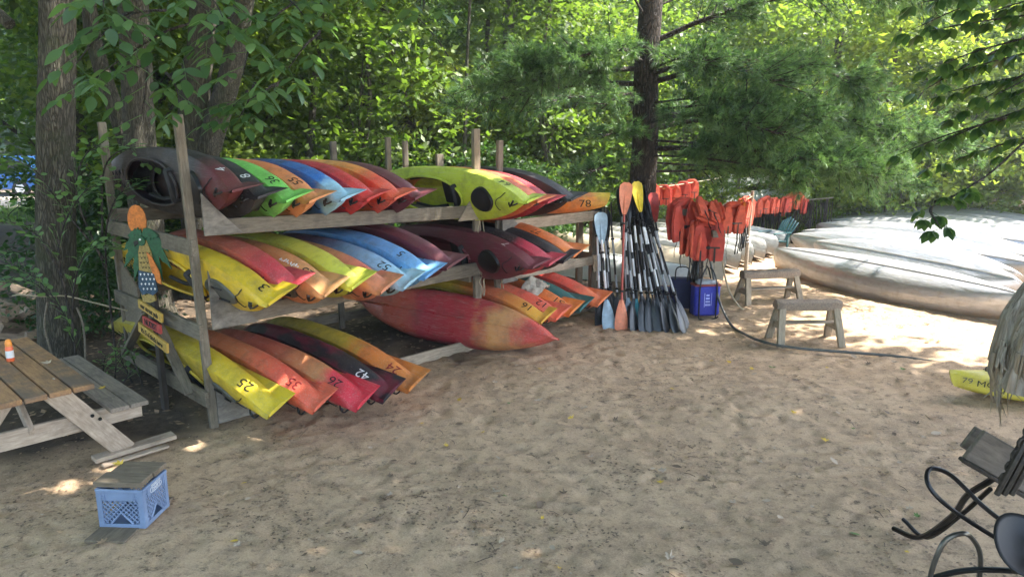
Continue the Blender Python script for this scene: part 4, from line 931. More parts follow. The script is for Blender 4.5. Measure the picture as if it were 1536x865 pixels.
def alu(name, c, met, rough, tan=.0):
    m, nt, n, l, p = new_mat(name); v = coords(nt, (.25, 4, 4)); a = noise(nt, v, 4, 6, .65); b = noise(nt, coords(nt, (3, 3, 3)), 3, 6, .7)
    col = mix(nt, [x*.75 for x in c], c, ramp(nt, a, [(.3, 0.), (.7, 1.)])); col = mix(nt, col, (.30, .24, .17), ramp(nt, b, [(.48, 0.), (.75, .5)]))
    tc = n.new('ShaderNodeTexCoord'); sx = n.new('ShaderNodeSeparateXYZ'); l.new(tc.outputs['Object'], sx.inputs[0])
    ad = n.new('ShaderNodeMath'); ad.operation = 'MULTIPLY_ADD'; ad.inputs[1].default_value = .16; l.new(b, ad.inputs[0]); l.new(sx.outputs[2], ad.inputs[2])
    col = mix(nt, (.34, .23, .13), col, ramp(nt, ad.outputs[0], [(.12, 1.-tan), (.22, 1.)]))     # tan reflection of the sand painted in near the gunwale, with sand stain
    l.new(col, p.inputs['Base Color']); p.inputs['Metallic'].default_value = met; l.new(ramp(nt, b, [(.3, rough-.1), (.7, rough+.15)]), p.inputs['Roughness']); bump(nt, noise(nt, coords(nt, (1, 2.5, 2.5)), 2.2, 4, .6), p, .5, .05); return m
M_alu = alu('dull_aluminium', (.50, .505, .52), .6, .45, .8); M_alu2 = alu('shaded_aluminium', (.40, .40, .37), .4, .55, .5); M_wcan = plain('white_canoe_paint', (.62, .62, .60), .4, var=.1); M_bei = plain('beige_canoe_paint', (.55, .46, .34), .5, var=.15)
def canoe(label, tip, tail, mat, roll=0, group='upturned aluminium canoes on the beach', z=None, drop=.0):
    if z: tip = (tip[0], tip[1], z); tail = (tail[0], tail[1], z+.01)
    tip, tail = Vector(tip), Vector(tail); c_ = (tip+tail)/2; d = (tail-tip); L = d.length; M = T(*c_) @ RZ(math.atan2(d.y, d.x)) @ RY(-math.asin(d.z/L)) @ RX(roll) @ S(L/4.7, 1, 1)
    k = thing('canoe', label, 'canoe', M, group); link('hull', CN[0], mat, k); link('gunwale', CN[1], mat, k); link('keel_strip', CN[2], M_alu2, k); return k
cl = ['nearest upturned aluminium canoe, its tan stained side toward the sand', 'second aluminium canoe, leaning right against the nearest one', 'third aluminium canoe from the front of the beached row', 'fourth aluminium canoe from the front, between two others', 'fifth aluminium canoe in the beached row, middle of the fan', 'sixth aluminium canoe in the beached row behind the hanging leaves', 'seventh aluminium canoe in the beached row', 'eighth aluminium canoe, its far end near the teal chair side bushes', 'ninth aluminium canoe in the beached row, close to the back', 'tenth aluminium canoe, second from the back of the beached row', 'eleventh aluminium canoe, at the very back of the beached row', 'last thin aluminium canoe seen under the back leaves at right']
for i in range(12):
    a = (5.02+.42*i, 13.75+.62*i, .06); b = (6.85+.55*i-.10*(i % 3), 9.35+.62*i, .06)
    if i in (1, 4): a = (a[0]+.5, a[1]-.35, a[2])
    b = (b[0]+JV.uniform(-.12, .12), b[1]+JV.uniform(-.1, .1), b[2]+JV.uniform(-.02, .05)); canoe(cl[i], a, b, M_alu, R([20, 38, 42, 40, 44, 40, 42, 38, 42, 40, 42, 40][i]), z=[.12, .26, .28, .27, .30, .27, .28, .26, .28, .27, .28, .27][i])
# a second group in the shade behind the vests
gc = 'canoes in the shade behind the life vests'
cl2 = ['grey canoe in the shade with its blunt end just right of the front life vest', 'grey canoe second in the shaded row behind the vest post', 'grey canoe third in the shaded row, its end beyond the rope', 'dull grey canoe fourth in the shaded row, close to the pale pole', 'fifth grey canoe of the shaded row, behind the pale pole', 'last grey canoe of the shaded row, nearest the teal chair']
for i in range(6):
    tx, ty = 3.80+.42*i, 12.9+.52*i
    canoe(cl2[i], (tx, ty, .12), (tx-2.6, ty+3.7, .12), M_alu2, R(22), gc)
canoe('beige canoe with a bright white edge behind the paddle stack', (3.62, 12.3, .14), (.6, 15.2, .22), M_bei, R(10), gc)
canoe('bright white canoe tip on the sand right of the leaning paddles', (3.02, 12.0, .02), (.2, 14.2, .02), M_wcan, R(0), gc)
gr = 'white canoes on the far rack'
for i, (z, dx) in enumerate(((.55, 0), (.95, .3), (.55, 2.2), (1.0, 2.0))):
    canoe(['sunlit white canoe low on the far rack behind the red vests', 'sunlit white canoe high on the far rack, left one', 'sunlit white canoe low on the far rack, right one', 'sunlit white canoe high on the far rack, right one'][i], (3.6+dx, 19.0+.3*i, z), (6.6+dx, 21.6+.3*i, z+.05), M_wcan, R(-25), gr)
fr_ = thing('canoe_rack', 'rough wooden rack carrying white canoes far behind the vests', 'rack', (5.5, 20.3, 0))
for x, y in ((-1.6, -.9), (0, .2), (1.5, 1.0), (-1.0, -1.3), (.6, -.4), (2.3, .6)): board('post', (x, y, 0), (x, y, 1.5), .1, .1, M_wood, fr_)
for z in (.5, .9): board('beam', (-1.6, -1.0, z), (2.3, 1.0, z), .08, .06, M_wood, fr_)

# teal plastic chair
M_teal = plain('chair_teal', (.035, .12, .13), .5)
ch = thing('lawn_chair', 'teal plastic lawn chair facing left beside the beached canoes', 'chair', T(5.62, 15.6, 0) @ RZ(-1.1) @ S(.85, .85, .85))
MB().box((-.25, -.25, .33), (.25, .25, .36), c=.012).build('seat', M_teal, ch, RX(-.10))
for k in range(7):
    x = -.21+.07*k; board('back_slat', (x*.9, .24, .36), (x*1.15, .55, .92-.04*abs(k-3)), .055, .014, M_teal, ch, up=(0, -1, .5))
for sx in (-1, 1):
    for sy in (-1, 1): MB().box((sx*.24-.022, sy*.23-.022, 0), (sx*.24+.022, sy*.23+.022, .56 if sy < 0 else .5), c=.006).build('leg', M_teal, ch)
    MB().box((sx*.27-.035, -.28, .55), (sx*.27+.035, .30, .575), c=.01).build('armrest', M_teal, ch)

# yellow kayak on the sand
mat_79 = kayak_mat('kayak_sand_yellow', [(0, (.62, .52, .05)), (1, (.64, .54, .07))])
k79 = kayak('yellow-green kayak numbered 79 lying upright on the sand at the right edge', T(7.29, 6.62, -.02) @ RZ(math.pi-.08), mat_79, None, group=None, hatch=None, handle=False)
# registration lettering runs along its near side
def side_text(s, k, x0, z0, size, side, mat): link('lettering', side_number(s, x0, z0, size, side), mat, k)
side_text('79', k79, 2.86, .215, .075, 1, M_hatch); side_text('MC', k79, 2.72, .20, .085, 1, M_num_b); side_text('0256', k79, 2.50, .19, .08, 1, M_hatch)
MB().tube(smooth_path([(2.66, .0, .29), (2.66, .0, .335), (2.56, .0, .34), (2.56, .0, .29)], 4), .008, 6).build('handle', M_dark, k79)

# ---------------------------------------------------------------- fibrous driftwood trunk, iron scroll, box, bent pipe frame and seat at the right edge
m, nt, n, l, p = new_mat('shredded_bark'); v = coords(nt, (9, 9, .8)); a = noise(nt, v, 5, 8, .7, .5)
col = mix(nt, (.14, .12, .10), (.55, .51, .45), ramp(nt, a, [(.32, 0.), (.62, 1.)])); col = mix(nt, col, (.42, .31, .19), ramp(nt, noise(nt, coords(nt, (6, 6, 1)), 2, 4, .6), [(.45, 0.), (.65, .7)]))
l.new(col, p.inputs['Base Color']); p.inputs['Roughness'].default_value = .95; bump(nt, a, p, 1., .03); M_shred = m
dw = thing('shredded_log', 'pale grey stump of shredded fibrous wood hanging over the yellow kayak at right edge', 'log', (2.65, 3.4, 1.5))
rr = random.Random(2)
V = []; F = []; na, nz = 60, 22
for j in range(nz+1):
    t = j/nz; cx = .12-.10*t; cz = .66-.78*t; r_ = .10+.20*min(1, t*1.5)**.8
    for i in range(na):
        th = 2*math.pi*i/na; q = 1+.06*math.sin(7*th+t*3)+.03*math.sin(19*th+t*5)
        V.append((cx+r_*q*math.cos(th), r_*q*.8*math.sin(th), cz+.05*math.sin(3*th)*t))
for j in range(nz):
    for i in range(na): F.append((j*na+i, j*na+(i+1) % na, (j+1)*na+(i+1) % na, (j+1)*na+i))
F.append(tuple(range(na))[::-1]); F.append(tuple(nz*na+i for i in range(na)))
MB().add(V, F).build('log_body', M_shred, dw)
fm = MB()
for k in range(170):
    th = rr.uniform(0, 6.28); r_ = .30*rr.uniform(.86, 1.05); x = .02+r_*math.cos(th); y = r_*.8*math.sin(th); z = rr.uniform(-.12, .08); Lf = rr.uniform(.08, .30)*(1+.5*math.sin(th*3+1)); wd = rr.uniform(.006, .018)
    p_ = [(x, y, z+.05), (x*1.02, y*1.02, z-Lf*.3), (x*.99+rr.uniform(-.02, .02), y+rr.uniform(-.015, .015), z-Lf*.7), (x*.97+rr.uniform(-.04, .04), y+rr.uniform(-.03, .03), z-Lf)]
    fm.tube(p_, [wd, wd, wd*.7, .001], 4, flat=.35)
fm.build('wood_fibres', M_shred, dw, kind='stuff')
# rope-like ironwork
M_rust = plain('old_iron', (.045, .038, .03), .65, .4, var=.4, scale=40, bmp=.4)
iw = thing('iron_scroll', 'dark cast iron scrollwork upright below the shredded log', 'ironwork', (2.40, 3.22, .64))
b = MB()
for q in range(3):
    ox = .035*q; b.tube(smooth_path([(-.08+ox, 0, .22), (-.04+ox, -.02, .38), (.02+ox, 0, .5), (.05+ox, .01, .62), (.07+ox, .02, .75)], 5), .014, 6)
for q in range(6):
    z = .30+.06*q; x = -.055+.02*q; pts = [(x+.03*math.cos(t*.7)*(1-t*.07), 0, z+.035*math.sin(t*.7)*(1-t*.07)) for t in range(11)]; b.tube(pts, .008, 5)
b.build('scroll', M_rust, iw)
bx = thing('bench_board', 'thick grey wooden board set on edge at right, dark iron strip along its foot', 'board', (2.31, 3.42, 1.03))
M_boxw = wood('box_board', (.20, .17, .14), (.075, .062, .05), grain=.6)
board('side_board', (0, 0, 0), (.48, -.05, -.27), .035, .17, M_boxw, bx, up=(.12, 0, 1)); board('edge_strip', (-.06, -.01, -.075), (.42, -.06, -.35), .05, .02, M_rust, bx); board('back_board', (.06, .14, -.02), (.5, .10, -.27), .03, .13, M_boxw, bx, up=(.12, 0, 1))
pf = thing('bent_pipe_frame', 'black bent pipes arching from the ground toward the ironwork at lower right', 'pipe frame', (2.3, 3.4, 0))
def pw(*pts): return smooth_path([(x-2.3, y-3.4, z) for x, y, z in pts], 6)
MB().tube(pw((2.50, 4.36, .02), (2.53, 4.12, .10), (2.50, 3.8, .42), (2.44, 3.6, .66), (2.47, 3.42, .88), (2.55, 3.36, 1.15), (2.60, 3.34, 1.35)), .017, 8).build('pipe', M_blackmetal, pf)
MB().tube(pw((2.52, 4.30, .12), (2.53, 4.05, .14), (2.52, 3.75, .46), (2.52, 3.55, .72)), .013, 8).build('pipe', M_blackmetal, pf)
MB().tube(pw((2.66, 3.28, .46), (2.50, 3.36, .52), (2.32, 3.44, .62), (2.19, 3.46, .72), (2.15, 3.50, .79), (2.20, 3.56, .83), (2.30, 3.54, .80), (2.42, 3.45, .68), (2.55, 3.35, .58)), .012, 8).build('pipe', M_blackmetal, pf)
MB().tube(pw((2.19, 3.46, .02), (2.18, 3.42, .28), (2.19, 3.4, .43), (2.23, 3.4, .52), (2.31, 3.4, .55), (2.38, 3.42, .50), (2.44, 3.44, .40), (2.5, 3.5, .2)), .013, 8).build('pipe', plain('worn_pipe', (.12, .12, .11), .3, .7), pf)
MB().tube(pw((2.05, 3.7, .02), (2.15, 3.5, .20), (2.35, 3.4, .34), (2.60, 3.3, .40)), .015, 8).build('pipe', M_blackmetal, pf)
MB().tube(pw((2.25, 3.5, .0), (2.40, 3.4, .25), (2.55, 3.25, .38), (2.7, 3.2, .46)), .02, 8).build('pipe', M_rust, pf)
MB().tube(pw((2.45, 3.5, .0), (2.50, 3.38, .22), (2.60, 3.25, .40)), .02, 8).build('pipe', M_blackmetal, pf)
st_ = thing('tractor_seat', 'glossy black tractor seat tipped toward the viewer at the lower right edge', 'seat', T(2.46, 3.16, .60) @ RZ(-.5) @ RX(.62) @ RY(.25))
V = []; F = []; nr, na = 8, 30
for j in range(nr+1):
    t = j/nr
    for i in range(na):
        th = 2*math.pi*i/na; rx = .19*(1+.10*math.cos(th)); V.append((rx*t*math.cos(th), .16*t*math.sin(th)*(1-.12*math.cos(th)), .055*t**2.2+(.012*math.cos(2*th)*t)))
F = [(j*na+i, j*na+(i+1) % na, (j+1)*na+(i+1) % na, (j+1)*na+i) for j in range(nr) for i in range(na)]
o = MB().add(V, F).build('seat_pan', plain('seat_black', (.012, .012, .012), .5, .2, bmp=.05), st_); q = o.modifiers.new('t', 'SOLIDIFY'); q.thickness = .008
MB().tube([(.0, 0, -.005), (.02, 0, -.14), (.06, .02, -.26)], .018, 8).build('stem', M_rust, st_)
# ---------------------------------------------------------------- far left: car on the track, firewood, small shelter
M_carp = plain('car_paint_blue', (.03, .12, .38), .25, .3, var=.05, bmp=0); M_glass = plain('car_glass', (.02, .025, .03), .1, bmp=0); M_tyre = plain('tyre_black', (.015, .015, .015), .8); M_tail = plain('tail_light_red', (.6, .03, .02), .3)
car = thing('parked_car', 'blue estate car parked on the track beyond the trees at far left', 'car', T(-21.4, 31.0, 0) @ RZ(R(178)))
prof = [(-2.2, .35), (-2.25, .75), (-2.1, 1.0), (-1.95, 1.15), (-1.65, 1.52), (-1.3, 1.60), (.2, 1.60), (.6, 1.5), (1.15, 1.08), (2.0, .95), (2.2, .75), (2.22, .4), (1.75, .32), (1.6, .62), (1.35, .68), (1.1, .62), (.95, .32), (-.95, .32), (-1.1, .62), (-1.35, .68), (-1.6, .62), (-1.75, .32)]
MB().prism(prof, -.86, .86, RX(math.pi/2)).build('body', M_carp, car, smooth=False)
for s in (-1, 1):
    MB().prism([(-1.75, 1.1), (-1.5, 1.45), (-.35, 1.5), (-.35, 1.08)], .862, .872, RX(math.pi/2) if s < 0 else RX(math.pi/2) @ T(0, 0, -1.734)).build('window', M_glass, car, smooth=False)
    MB().prism([(-.28, 1.08), (-.28, 1.5), (.35, 1.48), (.95, 1.08)], .862, .872, RX(math.pi/2) if s < 0 else RX(math.pi/2) @ T(0, 0, -1.734)).build('window', M_glass, car, smooth=False)
    MB().box((-2.24, s*.72-.12, .82), (-2.12, s*.72+.12, 1.05), c=.02).build('tail_light', M_tail, car)
    for x in (-1.35, 1.35):
        wh = MB().lathe([(.22, -.1), (.33, -.09), (.345, 0), (.33, .09), (.22, .1)], 20, T(x, s*.80, .34) @ RX(math.pi/2)).build('wheel', M_tyre, car); MB().lathe([(.0, -.11), (.2, -.105), (.2, .105), (0, .11)], 14, T(x, s*.80, .34) @ RX(math.pi/2)).build('rim', M_shgry, wh)
M_fire = wood('split_firewood', (.36, .26, .18), (.14, .10, .07)); JF = random.Random(9)
lm = []
for q in range(4):
    r_ = random.Random(q); ang = sorted(r_.uniform(0, 6.28) for _ in range(5)); poly = [(.075*math.cos(a)*r_.uniform(.7, 1.1), .075*math.sin(a)*r_.uniform(.7, 1.1)) for a in (0, 1.3, 2.5, 3.8, 5.1)]
    lm.append(MB().prism(poly, -.22, .22, RY(math.pi/2)).mesh('firewood_log', False))
for i in range(46):
    x = -7.9+JF.random()**.8*2.6; y = 9.1+JF.uniform(-.5, .9); z = .06+max(0, .55-abs(x+6.6)*.30)*JF.random()
    o = link('firewood', lm[i % 4], M_fire, None, T(x, y, z) @ RZ(JF.uniform(-1.2, 1.2)) @ RY(JF.uniform(-.35, .35)) @ RX(JF.uniform(0, 6)))
    tag(o, 'split log in the tumbled firewood heap behind the picnic table', 'firewood', 'split firewood heaped by the big tree')
sh = thing('shelter', 'small shelter with a pale blue roof far behind the right rack', 'shelter', (1.2, 30.5, 0))
for x in (-1.3, 1.3):
    for y in (-.8, .8): board('post', (x, y, 0), (x, y, 1.35), .1, .1, M_wood, sh)
MB().prism([(-1.6, 1.3), (0, 1.75), (1.6, 1.3), (1.6, 1.24), (0, 1.68), (-1.6, 1.24)], -1.1, 1.1, RX(math.pi/2)).build('roof', plain('roof_blue', (.35, .48, .60), .6), sh, smooth=False)
for k in range(7): board('stacked_plank', (-.2, -.82, .15+.13*k), (1.2, -.82, .15+.13*k), .05, .11, wood('stack_tan', (.55, .38, .22), (.3, .2, .12)) if k == 0 else bpy.data.materials['stack_tan'], sh)

# ---------------------------------------------------------------- big trees close by
def tree(nm, label, base, path, r0, r1, limbs=(), crown=None, cat='tree', group=None, bark=None, leafm=None, seed=1, nleaf=6000, lsize=.16, clumps=26, flare=1.35):
    t = thing(nm, label, cat, base, group); link('trunk', trunk_mesh(nm+'_trunk', path, r0, r1, limbs, mat=bark or M_bark, seed=seed, flare=flare), bark or M_bark, t)
    if crown: link('crown', crown_mesh(nm+'_crown', crown, nleaf, lsize, seed, leafm or M_leaf, clumps), leafm or M_leaf, t)
    return t
tree('maple_tree', 'thick straight trunk just behind the picnic table, ropes of bark up its left side', (-4.92, 7.62, 0), [(0, 0, -.1), (.10, 0, 1.2), (.28, 0, 2.6), (.48, 0, 4.2), (.7, 0, 8)], .205, .14, [([(-.05, 0, 3.6), (-.9, .3, 4.3), (-1.8, .4, 5.2)], .06, .03), ([(-.05, 0, 4.5), (.9, -.3, 5.6), (1.8, -.4, 6.6)], .07, .03)],
     [(0, 0, 9.2, 3.2, 3.2, 2.0), (-2.2, .5, 7.6, 1.8, 1.8, 1.3), (1.6, 1.5, 7.4, 1.6, 1.6, 1.0)], nleaf=11000, lsize=.2, seed=3)
tree('maple_tree', 'broad straight trunk right behind the left end of the kayak rack', (-5.1, 10.15, 0), [(0, 0, -.1), (.02, 0, 1.2), (.05, 0, 2.6), (.14, 0, 4.6), (.2, 0, 9)], .23, .17, [], [(0, .5, 10, 3.4, 3, 2.2), (-2.6, 1, 8.2, 2, 2, 1.4)], nleaf=9000, lsize=.22, seed=4)
tree('crooked_tree', 'thin crooked trunk bowed toward its neighbour, left of the broad trunk', (-5.45, 10.6, 0), [(0, 0, -.1), (.08, 0, 1.4), (.04, 0, 2.1), (-.12, 0, 2.8), (-.26, 0, 3.4), (-.34, 0, 4.2), (-.25, 0, 6)], .14, .09, [], [(-.4, 0, 6.6, 1.6, 1.6, 1.2)], nleaf=2600, lsize=.2, seed=5, flare=1.2)
tree('forked_maple', 'big forked trunk behind the middle of the top kayak row, one arm leaning right', (-4.92, 11.6, 0), [(0, 0, -.1), (-.02, 0, 1.3), (-.02, 0, 2.3), (.08, 0, 3.3), (.30, 0, 4.5), (.5, 0, 8.5)], .33, .15, [([(.02, -.05, 1.4), (.22, -.08, 2.3), (.60, -.1, 3.25), (.83, -.1, 4.0), (1.2, -.1, 5.5), (1.7, 0, 8)], .22, .11)], [(0, 0, 9.5, 3, 3, 2.2), (2.4, .5, 8.2, 2.4, 2.4, 1.8)], nleaf=11000, lsize=.22, seed=6)
tree('slim_tree', 'slim dark leaning trunk between the forked maple and the racks', (-4.15, 14.2, 0), [(0, 0, -.1), (.22, 0, 1.8), (.45, 0, 3.4), (.75, 0, 5.5), (1.0, 0, 8)], .075, .045, [], [(1.0, 0, 8, 2, 2, 1.6)], nleaf=3000, lsize=.2, seed=7, flare=1.2)
tree('oak_tree', 'straight mid distance trunk seen above the right rack', (-.05, 20, 0), [(0, 0, -.1), (.02, 0, 2), (0, 0, 5), (.05, 0, 9)], .24, .17, [], [(0, 0, 9.5, 3.4, 3, 3)], nleaf=9000, lsize=.24, seed=8)
tree('oak_tree', 'slimmer trunk standing just right of the straight mid distance one', (.50, 21, 0), [(0, 0, -.1), (.02, 0, 2), (0, 0, 5), (.05, 0, 8)], .15, .10, [], [(.4, 0, 8.0, 2.4, 2.4, 2.2)], nleaf=5000, lsize=.24, seed=9)
tree('leaning_tree', 'dark leaning trunk behind the rack posts left of centre', (-2.0, 17, 0), [(0, 0, -.1), (-.12, 0, 1.6), (-.32, 0, 2.8), (-.6, 0, 4), (-1.0, 0, 6.5)], .16, .08, [], [(-1.2, 0, 6.8, 2.2, 2, 1.8)], nleaf=5000, lsize=.2, seed=10, flare=1.1)
tree('small_tree', 'small straight trunk at the end of the far vest line', (8.02, 19, 0), [(0, 0, -.1), (.0, 0, 1), (.03, 0, 3), (.1, 0, 5)], .13, .09, [], [(0, 0, 5.2, 2.0, 2, 1.7)], nleaf=4500, lsize=.18, seed=12, flare=1.1, leafm=M_leafY)

for i, (x, y, r_, l_) in enumerate([(-8.0, 15.2, .07, .5), (-6.9, 17.4, .10, -.3), (-4.9, 17.0, .06, .8), (-1.1, 15.2, .05, .4), (1.2, 17.4, .07, -.5), (5.2, 20.5, .09, .6), (9.0, 21.0, .10, -.8), (10.6, 19.6, .07, .9), (13.2, 22.0, .12, .3), (-7.4, 21, .12, .2), (3.4, 22.5, .13, .3)]):
    tree('slim_tree', ORD[i]+' of the slim bare stemmed saplings from the left at the wood edge' if 0 else f'slim dark stem, {ORD[[q for q in sorted(range(11), key=lambda w_: [-8.0/15.2, -6.9/17.4, -4.9/17, -1.1/15.2, 1.2/17.4, 5.2/20.5, 9/21, 10.6/19.6, 13.2/22, -7.4/21, 3.4/22.5][w_])].index(i)]} from the left among the wood edge saplings', (x, y, 0), [(0, 0, -.1), (l_*.3, 0, 2), (l_*.5, .1, 4), (l_, .1, 7)], r_, r_*.5, [([(l_*.35, 0, 2.4), (l_*.35+.6, .1, 3.4), (l_*.35+1.3, .2, 4.2)], r_*.4, r_*.15), ([(l_*.5, 0, 3.4), (l_*.5-.6, .1, 4.4), (l_*.5-1.2, .2, 5.0)], r_*.4, r_*.15)], [(l_, 0, 7, 1.6, 1.6, 1.2)], nleaf=1500, lsize=.2, seed=60+i, flare=1.1, group='slim saplings at the wood edge')

# ---------------------------------------------------------------- the white pine
pn = thing('white_pine', 'dark trunked white pine with drooping feathery boughs in the middle', 'pine tree', (2.12, 11.9, 0))
PB = [  # limbs from the trunk: list of points (local), foliage spread
    ([(0, 0, 3.55), (-.9, -.5, 3.45), (-1.8, -.9, 3.30), (-2.6, -1.2, 3.22)], .38, .50),
    ([(0, 0, 3.75), (-.8, -.7, 3.80), (-1.5, -1.1, 3.62), (-2.0, -1.4, 3.5)], .32, .40),
    ([(0, 0, 3.2), (-.5, -.5, 3.1), (-.8, -.8, 2.9)], .30, .2),
    ([(0, 0, 3.45), (.55, -.8, 3.55), (1.0, -1.5, 3.4), (1.3, -1.9, 3.2)], .42, .4),
    ([(0, 0, 3.0), (.6, -.9, 3.05), (1.3, -1.5, 2.95), (2.0, -1.8, 2.75)], .42, .5),
    ([(0, 0, 2.45), (.7, -.5, 2.40), (1.5, -.9, 2.38), (2.4, -1.1, 2.25), (3.3, -1.2, 2.1)], .36, .65),
    ([(0, 0, 2.6), (.9, .2, 2.75), (2.0, .3, 2.7), (3.1, .2, 2.55), (4.0, 0, 2.35)], .40, .65),
    ([(0, 0, 2.2), (.6, -.8, 2.2), (1.3, -1.4, 2.1), (1.9, -1.8, 1.95)], .30, .4),
    ([(0, 0, 2.75), (.8, .9, 2.9), (2.0, 1.6, 3.0), (3.4, 2.0, 2.9)], .42, .6),
    ([(0, 0, 2.1), (-.45, -.7, 2.15), (-.85, -1.1, 2.05), (-1.1, -1.3, 1.95)], .28, .25),
    ([(0, 0, 2.5), (-.4, -.6, 2.6), (-.8, -1.0, 2.5)], .26, .25),
    ([(0, 0, 1.95), (.9, .3, 1.95), (1.8, .5, 2.05), (2.8, .6, 1.95), (3.6, .5, 1.8)], .26, .45),
    ([(0, 0, 3.9), (1.0, -.3, 4.3), (2.4, -.8, 4.55), (4.0, -1.2, 4.35)], .42, .55),
    ([(0, 0, 4.4), (1.2, .4, 4.9), (3.0, .5, 5.0), (4.6, .2, 4.6)], .45, .6),
    ([(0, 0, 4.2), (-.5, -.6, 4.7), (-.9, -1.1, 4.9)], .35, .3),
    ([(0, 0, 3.3), (1.2, -.6, 3.6), (2.5, -.6, 3.45), (3.4, -.6, 3.1)], .36, .4),
    ([(0, 0, 5.2), (1.8, .6, 5.5), (3.6, .6, 5.3), (5.4, .2, 5.0)], .45, .6),
    ([(0, 0, 3.6), (-.6, -.8, 3.75), (-1.3, -1.3, 3.55), (-1.9, -1.5, 3.3)], .36, .55),
    ([(0, 0, 3.3), (-1.0, -.2, 3.3), (-2.1, -.3, 3.1), (-2.9, -.4, 2.95)], .36, .45),
    ([(0, 0, 3.5), (.3, -1.1, 3.6), (.5, -1.7, 3.45)], .42, .45),
    ([(0, 0, 2.7), (.4, -1.1, 2.8), (.9, -1.8, 2.7), (1.5, -2.2, 2.5)], .40, .5),
    ([(0, 0, 2.3), (1.0, -.9, 2.35), (2.0, -1.5, 2.2), (2.9, -1.8, 1.95)], .36, .6),
    ([(0, 0, 2.1), (1.4, .2, 2.0), (2.8, .2, 1.85), (4.2, -.2, 1.75)], .34, .55),
    ([(0, 0, 2.9), (1.6, -.2, 3.0), (3.2, -.5, 2.7), (4.6, -.8, 2.35)], .42, .65),
    ([(0, 0, 2.9), (-.2, .7, 3.1), (-.8, 1.6, 3.2), (-1.6, 2.2, 3.1)], .4, .3),
]
rs = np.random.RandomState(21); limbs = []; tw = MB(); tuftP = []; tuftD = []
for pts, spread, dens in PB:
    pts = [Vector(q) for q in pts]; sp = smooth_path(pts, 6); L = sum((b-a).length for a, b in zip(sp, sp[1:])); limbs.append((pts, [.045, .018, .022][len(limbs) % 3], .010))
    nt_ = int(118*dens*L/2)
    for k in range(nt_):
        t = rs.uniform(.16, 1)**.8; i = min(int(t*(len(sp)-1)), len(sp)-2); p0 = sp[i].lerp(sp[i+1], rs.rand()); ax = (sp[i+1]-sp[i]).normalized()
        side = Vector((rs.normal(), rs.normal(), rs.normal(.02, .13))); side = (side-ax*side.dot(ax)).normalized()
        d = (ax*rs.uniform(.4, 1.0)+side).normalized(); ln = spread*rs.uniform(.6, 1.7); p1 = p0+d*ln*.55+Vector((0, 0, .02)); p2 = p0+d*ln+Vector((0, 0, .07*rs.rand()))
        tw.tube([p0, p1, p2], [.008, .006, .003], 4, cap=False)
        nf = int(9+rs.randint(0, 5))
        for j in range(nf):
            q = .3+.75*j/nf; base = (p0.lerp(p1, q*1.8) if q < .55 else p1.lerp(p2, min(1.1, (q-.55)/.45)))
            off = Vector(rs.normal(0, .045, 3)); tuftP.append(base+off); tuftD.append((d+Vector(rs.normal(0, .38, 3))+Vector((0, 0, .15))).normalized())
TP = np.array([tuple(v) for v in tuftP]); TD = np.array([tuple(v) for v in tuftD]); print('tufts', len(TP)); NN = 14
P_ = np.repeat(TP, NN, 0); D_n = np.repeat(TD, NN, 0)+rs.normal(0, .42, (len(TP)*NN, 3)); D_n /= np.linalg.norm(D_n, axis=1, keepdims=True)
sd = np.cross(D_n, rs.normal(size=D_n.shape)); sd /= np.linalg.norm(sd, axis=1, keepdims=True); Ln = rs.uniform(.09, .15, (len(P_), 1))
V = np.stack([P_-sd*.0042, P_+sd*.0042, P_+D_n*Ln-np.array([0, 0, .015])], 1).reshape(-1, 3); F = np.arange(len(P_)*3).reshape(-1, 3)
tint = np.repeat(np.clip(rs.normal(.5, .38, len(TP)), 0, 1), NN)
link('trunk', trunk_mesh('pine_trunk', [(0, 0, -.1), (-.02, 0, 1.2), (.0, 0, 2.4), (-.02, 0, 3.6), (.02, 0, 5), (0, 0, 9)], .235, .16, limbs, mat=M_barkdark, seed=2, flare=1.25), M_barkdark, pn)
link('twigs', tw.mesh('pine_twigs'), M_barkdark, pn, kind='stuff'); nd = mesh_from_np('pine_needles', V, F, tint, M_needle); link('needles', nd, M_needle, pn, kind='stuff')
print('needles', len(F))

# ---------------------------------------------------------------- woodland behind, from a few crowns
def proto(nm, blobs, nleaf, size, seed, mat, h, r, clumps=30, limbs=True):
    t = bpy.data.objects.new(nm, None); MW[t] = Matrix(); 
    rr = random.Random(seed); lb = []
    if limbs:
        for b in blobs[:7]: lb.append(([(0, 0, max(.4, b[2]-1.2)), (b[0]*.4, b[1]*.4, b[2]-.5), (b[0]*.9, b[1]*.9, b[2]+.1)], r*.45, r*.12))
    tm = trunk_mesh(nm+'_trunk', [(0, 0, -.2), (rr.uniform(-.2, .2), 0, h*.3), (rr.uniform(-.3, .3), rr.uniform(-.3, .3), h*.6), (0, 0, h)], r, r*.4, lb, n=10, mat=M_bark, seed=seed, flare=1.2)
    cm = crown_mesh(nm+'_crown', blobs, nleaf, size, seed, mat, clumps); return (nm, tm, cm, mat)
def blobs_for(seed, n, R0, z0, z1, br):
    r = random.Random(seed); out = []
    for i in range(n):
        t = (i+.5)/n; z = z0+(z1-z0)*t; a = i*2.4+r.uniform(-.4, .4); q = R0*(math.sin(math.pi*min(1, .2+t*.75)))*r.uniform(.4, .85); b = br*r.uniform(.75, 1.25)
        out.append((q*math.cos(a), q*math.sin(a), z, b, b, b*.62))
    return out
P1 = proto('maple_tree', blobs_for(1, 15, 2.8, 1.6, 9.0, 1.35), 14000, .17, 31, M_leaf, 9, .17, 24)
P2 = proto('maple_tree', blobs_for(2, 14, 2.5, .9, 8.0, 1.3), 14000, .16, 32, M_leafY, 8, .13, 24)
